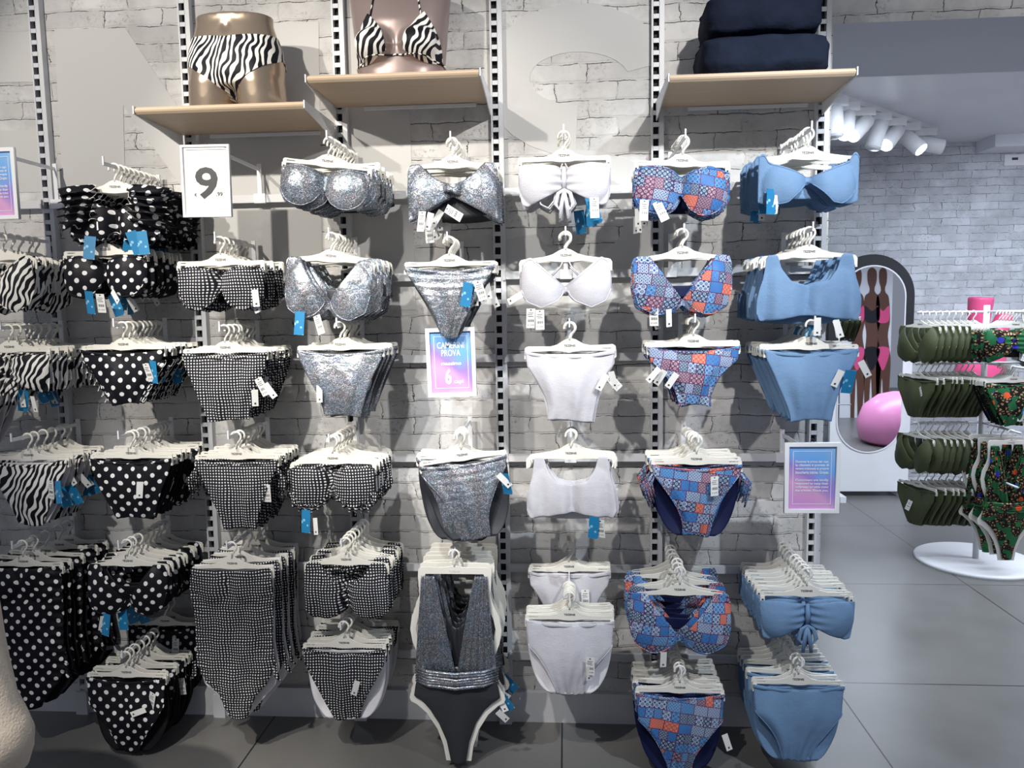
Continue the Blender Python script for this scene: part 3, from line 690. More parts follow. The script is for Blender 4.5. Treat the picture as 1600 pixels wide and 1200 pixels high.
TOPS = {
 'cups': dict(T=[(-1, -.006), (-.80, .002), (-.5, .005), (-.2, -.006), (0, -.020)], B=[(-1, -.075), (-.85, -.108), (-.5, -.118), (-.2, -.098), (0, -.062)], cup=(.5, -.056, .50, .078, .036)),
 'vstrap': dict(T=[(-1, -.035), (-.95, .0), (-.66, .0), (-.60, -.02), (-.35, -.075), (0, -.150)], B=[(-1, -.10), (-.9, -.17), (-.5, -.205), (-.15, -.19), (0, -.165)], cup=(.52, -.115, .52, .115, .036)),
 'vcup': dict(T=[(-1, -.06), (-.93, -.008), (-.78, .004), (-.65, -.012), (-.3, -.055), (0, -.088)], B=[(-1, -.09), (-.88, -.13), (-.55, -.150), (-.2, -.13), (0, -.100)], cup=(.52, -.082, .52, .095, .038)),
 'crop': dict(T=[(-1, -.16), (-.96, -.115), (-.86, -.07), (-.82, .0), (-.60, .0), (-.54, -.045), (-.35, -.088), (0, -.104)], B=[(-1, -.19), (-.93, -.222), (-.5, -.215), (-.2, -.205), (0, -.203)], cup=(.5, -.14, .5, .1, .012)),
 'knot': dict(T=[(-1, -.03), (-.95, .0), (-.72, .004), (-.5, -.035), (-.25, -.058), (0, -.066)], B=[(-1, -.19), (-.9, -.185), (-.5, -.15), (-.12, -.118), (0, -.108)], cup=(.55, -.10, .5, .1, .030)),
 'tied': dict(T=[(-1, -.004), (-.6, -.0), (-.15, -.010), (0, -.022)], B=[(-1, -.06), (-.94, -.135), (-.8, -.142), (-.45, -.118), (-.12, -.092), (0, -.078)], cup=(.5, -.06, .5, .085, .030)),
 'wire': dict(T=[(-1, -.01), (-.96, .006), (-.88, .006), (-.82, -.015), (-.45, -.035), (-.1, -.055), (0, -.058)], B=[(-1, -.125), (-.8, -.135), (-.45, -.128), (-.12, -.085), (0, -.068)], cup=(.48, -.085, .46, .07, .034)),
 'scoop': dict(T=[(-1, -.05), (-.95, .0), (-.62, .003), (-.52, -.03), (-.3, -.07), (0, -.085)], B=[(-1, -.18), (-.8, -.215), (-.4, -.212), (-.15, -.19), (0, -.182)], cup=(.5, -.13, .48, .1, .022)),
}
def top(style, pat, lin, W=.155, seed=1, k=1.0, gather=0.0, extras=()):
    P = TOPS[style]; T = mir(P['T']); B = mir(P['B']); cx, cz, rx, rz, bl = P['cup']; parts = []
    def fr(u, v):
        q = 2*u-1; t = interp(T, q)*k; b_ = interp(B, q)*k; x = q*W; z = t+(b_-t)*v
        cup = 0
        for s in (-1, 1):
            r2 = ((q-s*cx)/rx)**2+((z/k-cz)/rz)**2; cup = np.maximum(cup, np.clip(1-r2, 0, 1)**.75)
        ga = gather*np.sin(z*330+seed)*np.exp(-(q/.16)**2)
        y = -.008-bl*cup+folds(x, z, .0011, seed)+ga+.006*np.exp(-(q/.12)**2)
        if style in ('crop', 'scoop'): y = y-.007*np.sin(q*9.5+seed)*v-.004*np.sin(q*17+seed)*v
        if style == 'tied': y = y+.0035*np.sin(z*240+seed)*np.exp(-(q/.3)**2)
        return x, y, z
    parts.append(('front_panel', shell(fr, 72, 30, .003, pat, lin)))
    zt = float(interp(T, np.array([-.9]))[0])*k; zb = float(interp(B, np.array([-.9]))[0])*k; zm = zb*.62+zt*.38
    def bk(u, v):
        q = 2*u-1; x = q*W*.99; h = .04*k if style not in ('crop', 'knot', 'scoop') else .09*k
        z = zm+h/2-h*v-.018*(1-q*q); return x, .016+.012*(1-q*q)+folds(x, z, .0016, seed+4), z
    parts.append(('back_band', shell(bk, 36, 10, .0026, lin, pat)))
    if style in ('cups', 'vcup', 'wire', 'vstrap'):
        for s_ in (-1, 1):
            vv = np.linspace(-.97, .97, 30); qq = s_*cx+vv*rx*.93; arcz = cz*k+rz*k*.72*np.sqrt(1-vv**2)*(-1)
            tt = interp(T, np.clip(qq, -1, 1))*k; bb = interp(B, np.clip(qq, -1, 1))*k; vq = np.clip((arcz-tt)/(bb-tt), 0, 1)
            x, y, z = fr((np.clip(qq, -1, 1)+1)/2, vq)
            parts.append(('cup_seam', MB().tube([(float(a), float(c)-.0022, float(e_)) for a, c, e_ in zip(x, y, z)], .0018, 6).mesh('seam', [pat])))
    if 'piping' in extras or style in ('cups', 'vcup', 'wire'):
        for nm, Q, off in (('top_edge', T, 0), ):
            def pp(u, v):
                x, y, z = fr(u, np.clip(v*.05, 0, 1)); return x, y-.0016, z
            parts.append(('neckline_edging', shell(pp, 72, 3, .003, pat, pat)))
    if 'ties' in extras:
        b = MB(); zc = -.05*k
        b.tube([(0, -.016, -.012), (0, -.022, zc), (0, -.016, -.088*k)], [.006, .009, .006], 8, sy=.6); parts.append(('centre_band', b.mesh('band', [pat])))
        b = MB()
        for s in (-1, 1):
            b.tube([(0, -.02, -.088*k), (s*.02, -.022, -.10*k), (s*.03, -.02, -.135), (s*.018, -.018, -.155), (s*.004, -.02, -.12)], [.005, .007, .008, .006, .003], 8, sy=.4)
            b.tube([(0, -.02, -.09*k), (s*.008, -.02, -.13), (s*.014, -.02, -.185)], [.005, .007, .006], 8, sy=.35)
        parts.append(('bow', b.mesh('bow', [pat])))
    if 'loop' in extras:
        b = MB(); b.tube([(-.09, -.012, -.10), (-.08, -.016, -.135), (-.055, -.018, -.148), (-.035, -.016, -.125), (-.03, -.012, -.10)], .0028, 8); parts.append(('loose_strap', b.mesh('strap', [pat])))
    if 'cords' in extras:
        for s in (-1, 1): parts.append(('cord', MB().tube([(s*.004, .004, .002), (s*.02, -.002, -.03), (s*.05, -.006, -.062)], .0024, 6).mesh('cord', [pat])))
    if 'knot' in extras:
        b = MB()
        for q in range(4): b.tube([(-.03, -.022, -.075-.008*q), (-.01, -.036, -.09+.004*q), (.012, -.038, -.088-.003*q), (.034, -.024, -.07-.012*q)], [.004, .007, .007, .004], 8)
        parts.append(('knot', b.mesh('knot', [pat])))
    if 'frill' in extras:
        def rf(u, v):
            q = 2*u-1; x = q*W*(1+.05*v); b_ = interp(B, q)*k; return x, -.014-.012*np.exp(-((np.abs(q)-.5)/.4)**2)+.012*np.sin(q*44)*v+0*u, b_+.01-.032*v+.005*np.sin(q*44+1.3)*v
        parts.append(('frill', shell(rf, 150, 7, .002, pat, lin)))
    if 'ruffle' in extras:
        for s in (-1, 1):
            def rf(u, v, s=s):
                q = s*(.35+.68*v) ; x = s*W*(.42+.72*v)+.0*u; z = .012-.13*u-.02*v+.008*np.sin(u*34+2*v); return x+.010*np.sin(u*37+s), -.034-.02*np.sin(math.pi*v)+.014*np.sin(u*30+v*3), z
            parts.append(('ruffle_sleeve', shell(rf, 60, 12, .0025, pat, pat)))
            def ed(u, v, s=s):
                x = s*W*.42+.0*u; z = .012-.13*u+.008*np.sin(u*34); return x+.010*np.sin(u*37+s)+.003*v, -.036+.014*np.sin(u*30), z
            b = MB(); x, y, z = ed(np.linspace(0, 1, 90), np.zeros(90)); b.tube([(float(a), float(c), float(e_)) for a, c, e_ in zip(x, y, z)], .0011, 5)
            parts.append(('ruffle_trim', b.mesh('trim', ['card'])))
        def rf2(u, v):
            q = 2*u-1; x = q*W*(1+.04*v); b_ = interp(B, q)*k; return x, -.016+.010*np.sin(q*50)*v, b_+.006-.020*v+.004*np.sin(q*50+1.3)*v
        parts.append(('hem_ruffle', shell(rf2, 150, 5, .002, pat, pat)))
    return parts
def swimsuit(style, pat, lin, seed=1, H=.56):
    parts = []
    if style == 'bandeau':
        zs = [0, -.08, -.2, -.30, -.38, -.45, -.50, -H]; ws = [.150, .158, .150, .146, .152, .115, .07, .034]
        def fr(u, v):
            z = -H*v; w_ = np.interp(-z, [-a for a in zs], ws); q = 2*u-1; x = q*w_
            cup = sum(np.sqrt(np.clip(1-((q-s*.48)/.45)**2-((z+.06)/.07)**2, 0, 1)) for s in (-1, 1))
            y = -.012-.018*(1-q*q)-.012*cup+folds(x, z, .002, seed)+.003*np.sin(z*190+q*5)*np.exp(-((np.abs(q)-1)/.35)**2)
            return x, y, z-.006*(1-q*q)*(1-v)
        parts.append(('front_panel', shell(fr, 56, 90, .003, pat, lin)))
        def bk(u, v):
            z = -H*v; w_ = np.interp(-z, [0, .3, .4, .47, .53, H], [.150, .145, .156, .135, .08, .034]); q = 2*u-1; x = q*w_
            return x, .016+.025*(1-q*q)*np.sin(math.pi*np.clip(v, 0, 1))+folds(x, z, .002, seed+3), z
        parts.append(('back_panel', shell(bk, 36, 60, .003, lin, pat)))
        for s in (-1, 1):
            b = MB()
            for q in range(5): b.tube([(s*.148, -.022, -.36-.012*q), (s*.158, -.026, -.365-.014*q), (s*(.150+.006*q), -.022, -.385-.012*q)], .004, 6)
            parts.append(('ruched_side', b.mesh('ruche', [pat])))
    else:
        for s in (-1, 1):
            def fr(u, v, s=s):
                z = -.36*v; xi = .074+(.003-.074)*v**.9; xo = .120+(.146-.120)*np.minimum(1, v*1.15)**1.2; x = s*(xi+(xo-xi)*u)
                y = -.010-.020*np.sin(math.pi*v)*(1-(2*u-1)**2*.5)+.0042*np.sin(u*34+2*v)*(1-.3*v); return x, y, z
            parts.append(('halter_panel', shell(fr, 64, 40, .003, pat, lin)))
        def bk(u, v):
            q = 2*u-1; z = -.05-.335*v; w_ = .07+.075*v; x = q*w_; return x, .02+.012*(1-q*q)+.003*np.sin(q*20), z-.16*(1-q*q)*(1-v)
        parts.append(('back_panel', shell(bk, 40, 24, .003, lin, pat)))
        b = MB()
        for q in range(6):
            z = -.345-.010*q; b.tube([(-.150, -.004, z), (-.10, -.030, z-.004), (0, -.036, z-.010+.004*math.sin(q*2)), (.10, -.030, z-.002), (.152, -.004, z+.004)], [.004, .007, .0075, .007, .004], 8)
        parts.append(('waist_drape', b.mesh('drape', [pat])))
        def lo(u, v):
            d = v*.33; q = 2*u-1; w_ = np.interp(d, [0, .04, .08, .10, .13, .18, .25, .33], [.142, .152, .158, .128, .100, .068, .042, .028]); x = q*w_
            return x, -.008-.014*(1-q*q)+folds(x, d, .0010, seed), -.372-d
        parts.append(('lower_front', shell(lo, 48, 60, .003, lin if pat == 'silver2' else pat, lin)))
        def lb(u, v):
            d = v*.325; q = 2*u-1; w_ = np.interp(d, [0, .05, .09, .15, .22, .325], [.138, .146, .135, .085, .05, .028]); x = q*w_
            return x, .018+.02*(1-q*q)*np.sin(math.pi*v), -.372-d
        parts.append(('lower_back', shell(lb, 30, 30, .003, lin, lin)))
    return parts
# tags
def tagmesh(kind, price):
    b = MB(); w_, h = (.030, .068) if kind == 'price' else (.036, .082)
    b.box((0, 0, -h/2), (w_, .001, h), 0)
    if kind == 'price':
        for i in range(9): b.box((-w_*.32+i*w_*.08, -.0008, -h*.62), (w_*(.02+.03*((i*7) % 3)/2), .0004, h*.13), 1)
        for r_ in range(3):
            b.box((-w_*.1*(r_ % 2), -.0008, -h*(.22+.09*r_)), (w_*.6, .0004, h*.025), 1)
        b.box((0, -.0008, -h*.07), (.005, .0006, .004), 1)
        t = text_mesh(price, w_*.7, 'ink', .0008); o0 = len(b.V)
        b.add([(v.co.x, v.co.y, v.co.z-h*.85) for v in t.vertices], [tuple(p.vertices) for p in t.polygons], 1)
        return b.mesh('tag', ['card', 'ink'], False)
    if kind == 'care': return MB().box((0, 0, -.03), (.022, .0008, .06)).box((0, -.0007, -.05), (.006, .0004, .006), 1).mesh('tag', ['card', 'ink'], False)
    return b.mesh('tag', ['tagblue'], False)
TAGS = {'p9': tagmesh('price', '€ 9,99'), 'p14': tagmesh('price', '€ 14,99'), 'b': tagmesh('blue', ''), 'c': tagmesh('care', '')}
TAGN = {'p9': ('price_tag', 'white price tag with barcode'), 'p14': ('price_tag', 'white price tag with barcode'), 'b': ('swing_tag', 'blue swing tag with star print'), 'c': ('care_label', 'small white care label')}

GAR = {
 'z_bra': ('bikini_bra', 'bikini top', lambda: top('vcup', 'zebra', 'whitelin', k=1.35, seed=2)),
 'z_band': ('bikini_bra', 'bikini top', lambda: top('tied', 'zebra', 'whitelin', seed=3, k=1.0, gather=.004, extras=('ties',))),
 'z_bot': ('bikini_bottom', 'bikini bottom', lambda: brief('zebra', 'whitelin', H=.235, side=.03, cw=.05, pw=1.15, seed=4)),
 'p_ruf': ('bikini_bra', 'bikini top', lambda: top('scoop', 'polka', 'blacklin', seed=5, k=.85, extras=('ruffle',))),
 'p_cup': ('bikini_bra', 'bikini top', lambda: top('cups', 'polka', 'blacklin', seed=6, k=1.25)),
 'p_rufbot': ('bikini_bottom', 'bikini bottom', lambda: brief('polka', 'blacklin', H=.19, side=.03, cw=.05, pw=1.2, seed=7, ruffle=True)),
 'p_bot': ('bikini_bottom', 'bikini bottom', lambda: brief('polka', 'blacklin', H=.215, side=.035, cw=.07, pw=1.05, seed=8)),
 'p_bra': ('bikini_bra', 'bikini top', lambda: top('vstrap', 'polka', 'blacklin', seed=9, k=.95)),
 'p_high': ('bikini_bottom', 'bikini bottom', lambda: brief('polka', 'blacklin', H=.285, side=.095, cw=.035, pw=1.15, seed=10, gather=.0012, full=True)),
 'p_suit': ('swimsuit', 'swimsuit', lambda: swimsuit('bandeau', 'polka', 'blacklin', 11, .55)),
 'g_cup': ('bikini_bra', 'bikini top', lambda: top('cups', 'gingham', 'blacklin', seed=12, k=1.3)),
 'g_bot': ('bikini_bottom', 'bikini bottom', lambda: brief('gingham', 'gingham', H=.235, side=.045, cw=.075, pw=1.25, seed=13)),
 'g_tie': ('bikini_bottom', 'bikini bottom', lambda: brief('gingham', 'gingham', H=.255, side=.03, cw=.06, pw=1.3, seed=14, ties=True)),
 'g_suit': ('swimsuit', 'swimsuit', lambda: swimsuit('bandeau', 'gingham', 'whitelin', 15, .585)),
 'g_frill': ('bikini_bra', 'bikini top', lambda: top('cups', 'gingham', 'whitelin', seed=16, k=1.25, extras=('frill',))),
 'g_flou': ('bikini_bra', 'bikini top', lambda: top('scoop', 'gingham', 'gingham', seed=17, k=1.0, gather=.004)),
 'g_low': ('bikini_bottom', 'bikini bottom', lambda: brief('gingham', 'whitelin', H=.265, side=.05, cw=.048, pw=1.25, seed=18, full=True)),
 's_cup': ('bikini_bra', 'bikini top', lambda: top('cups', 'silver', 'darksilver', seed=19, k=1.15)),
 's_v': ('bikini_bra', 'bikini top', lambda: top('vstrap', 'silver', 'darksilver', seed=20, k=1.06)),
 's_bot': ('bikini_bottom', 'bikini bottom', lambda: brief('silver', 'darksilver', H=.235, side=.03, cw=.065, pw=1.35, seed=21)),
 's_knot': ('bikini_bra', 'bikini top', lambda: top('knot', 'silver', 'darksilver', seed=22, extras=('knot',))),
 's_tri': ('bikini_bottom', 'bikini bottom', lambda: brief('silver', 'darksilver', H=.235, side=.02, cw=.03, pw=1.35, seed=23, gather=.0018)),
 's_high': ('bikini_bottom', 'bikini bottom', lambda: brief('silver', 'darksilver', H=.275, side=.035, cw=.055, pw=2.1, seed=24, gather=.0014, full=True)),
 's_suit': ('swimsuit', 'swimsuit', lambda: swimsuit('plunge', 'silver2', 'darksilver', 25)),
 'w_tied': ('bikini_bra', 'bikini top', lambda: top('tied', 'white', 'whitelin', seed=26, extras=('ties', 'loop', 'cords'))),
 'w_v': ('bikini_bra', 'bikini top', lambda: top('vcup', 'white', 'whitelin', seed=27, k=1.12, extras=('cords',))),
 'w_bot': ('bikini_bottom', 'bikini bottom', lambda: brief('white', 'whitelin', H=.235, side=.045, cw=.078, pw=2.1, seed=28)),
 'w_crop': ('bikini_bra', 'bikini top', lambda: top('crop', 'white', 'whitelin', W=.158, seed=29)),
 'w_high': ('bikini_bottom', 'bikini bottom', lambda: brief('white', 'whitelin', H=.265, side=.085, cw=.05, pw=1.7, seed=30, full=True)),
 'r_cup': ('bikini_bra', 'bikini top', lambda: top('cups', 'print', 'navy', seed=31, k=1.35)),
 'r_v': ('bikini_bra', 'bikini top', lambda: top('vstrap', 'print', 'navy', W=.165, seed=32)),
 'r_bot': ('bikini_bottom', 'bikini bottom', lambda: brief('print', 'navy', H=.195, side=.04, cw=.052, pw=2.1, seed=33)),
 'r_tie': ('bikini_bottom', 'bikini bottom', lambda: brief('print', 'navy', H=.245, side=.03, cw=.045, pw=1.9, seed=34, ties=True, full=True)),
 'r_bra': ('bikini_bra', 'bikini top', lambda: top('vstrap', 'print', 'navy', W=.175, seed=35, k=1.05)),
 'r_high': ('bikini_bottom', 'bikini bottom', lambda: brief('print', 'navy', H=.285, side=.09, cw=.04, pw=1.7, seed=36, full=True)),
 'b_wire': ('bikini_bra', 'bikini top', lambda: top('wire', 'blue', 'blue', W=.165, seed=37, k=1.2)),
 'b_crop': ('bikini_bra', 'bikini top', lambda: top('crop', 'blue', 'blue', W=.172, seed=38)),
 'b_bot': ('bikini_bottom', 'bikini bottom', lambda: brief('blue', 'blue', H=.235, side=.03, cw=.068, pw=1.5, seed=39)),
 'b_tied': ('bikini_bra', 'bikini top', lambda: top('tied', 'blue', 'blue', W=.16, seed=40, extras=('ties',))),
 'b_high': ('bikini_bottom', 'bikini bottom', lambda: brief('blue', 'blue', H=.275, side=.095, cw=.05, pw=1.7, seed=41, full=True)),
 'o_bra': ('bikini_bra', 'bikini top', lambda: top('vstrap', 'olive', 'olive', seed=42, k=1.15)),
 'o_bot': ('bikini_bottom', 'bikini bottom', lambda: brief('olive', 'olive', H=.24, side=.06, cw=.06, pw=1.2, seed=43)),
 't_band': ('bikini_bra', 'bikini top', lambda: top('tied', 'tropical', 'blacklin', seed=44, k=1.4, W=.16)),
 't_bot': ('bikini_bottom', 'bikini bottom', lambda: brief('tropical', 'blacklin', H=.25, side=.05, cw=.05, pw=1.2, seed=45)),
 't_suit': ('swimsuit', 'swimsuit', lambda: swimsuit('plunge', 'tropical', 'tropical', 46)),
}
PROTO = {}
def parts_of(g):
    if g not in PROTO: PROTO[g] = GAR[g][2]()
    return PROTO[g]
ORD = ['foremost', 'second', 'third', 'fourth', 'fifth', 'sixth', 'seventh', 'eighth', 'ninth', 'tenth', 'eleventh']
def zoff(g, kind):
    if kind == 'body': return -.098
    if GAR[g][0] == 'bikini_bottom' : return -.112
    st = 'cup' in g or 'tied' in g or 'band' in g or 'frill' in g
    return -.112 if st and g != 'b_wire' else -.094
def put(g, hk, pos, rot, lab_h, lab_g, grp_h, grp_g, tags=()):
    h = new_hanger(hk, True); h.location = pos; h.rotation_euler = rot; tag(h, lab_h, 'hanger', grp_h)
    Mx = Matrix.Translation(Vector(pos)) @ Euler(rot).to_matrix().to_4x4()
    o = empty(GAR[g][0], (0, 0, 0)); o.matrix_world = Mx @ Matrix.Translation((0, -.0015, zoff(g, hk))); tag(o, lab_g, GAR[g][1], grp_g)
    o.scale = (1, 1, 1) if tags else (1, 1, random.uniform(.965, 1.03))
    for nm, me in parts_of(g): kid(nm, me, o)
    for (kd, dx, dz, ra) in tags:
        c = kid(TAGN[kd][0], TAGS[kd], o, loc=(dx, -.034-random.uniform(0, .012), dz), rot=(random.uniform(-.15, .25), ra, random.uniform(-.5, .5)))
        c['label'] = TAGN[kd][1]
    return h, o
PEGN = 0
def peg(x, z, ytip, where, rz, y0=-0.03):
    o = empty('display_peg', (x, 0, z)); b = MB(); L = abs(ytip)-abs(y0)
    b.box((0, (y0+ytip)/2, -.006), (.004, L, .013)); kid('arm', b.mesh('arm', ['whitep'], False), o)
    kid('upturned_tip', MB().box((0, ytip-.002, .0035), (.005, .005, .030)).mesh('tip', ['whitep'], False), o)
    kid('riser', MB().box((0, y0-.004, (rz-z)/2-.0), (.016, .006, abs(z-rz)+.03)).mesh('riser', ['whitep'], False), o)
    kid('rail_clamp', MB().box((0, -.036, rz-z), (.045, .014, .036)).mesh('clamp', ['whitep'], False), o)
    tag(o, f'white metal display peg carrying the {where}', 'display peg', 'white pegs holding the hangers')
def cluster(g, hk, px, py, n, sp, short, loc, t=.33, row=0, tilt=0.0, yaw=0.0, ext=.035, mkpeg=True, tags=(), btags=(), x_off=0.0, tilt2=None, t_end=0.04):
    P = U(px, py, -t); dz = .084
    hx, hz = float(P[0])-math.sin(tilt)*dz*-1*0, float(P[2])+dz; hx += -math.sin(tilt)*dz*0
    nm = GAR[g][1]
    if mkpeg:
        rz = min(ROWS, key=lambda r_: abs(r_-(hz-.12)))
        peg(hx, hz-.008, -(t+ext), f'{short} {loc}', rz)
    for i in range(n):
        y = -t+i*sp+(random.uniform(-.15, .15)*sp if i else 0)
        if y > -t_end: break
        rz_ = yaw if i == 0 else random.uniform(-.12, .12)+yaw*.3
        ry = tilt if i == 0 else (tilt2 if (tilt2 is not None and i == 1) else random.uniform(-.03, .03))
        ox = 0 if i == 0 else random.uniform(-.004, .004)
        tg = tags if i == 0 else [(k_, dx+random.uniform(-.02, .02), dz_+random.uniform(-.02, .02), ra+random.uniform(-.4, .4)) for (k_, dx, dz_, ra) in btags if random.random() < .55]
        hl = 'at the front' if i == 0 else f'{ORD[i]} from the front'
        put(g, hk, (hx+ox, y, hz), (0, ry, rz_), f'white hanger {hl}, holding {short} {loc}', f'{short}, {hl}, {loc}', f'hangers of the {short} {loc}', f'{short} {loc}', tg)

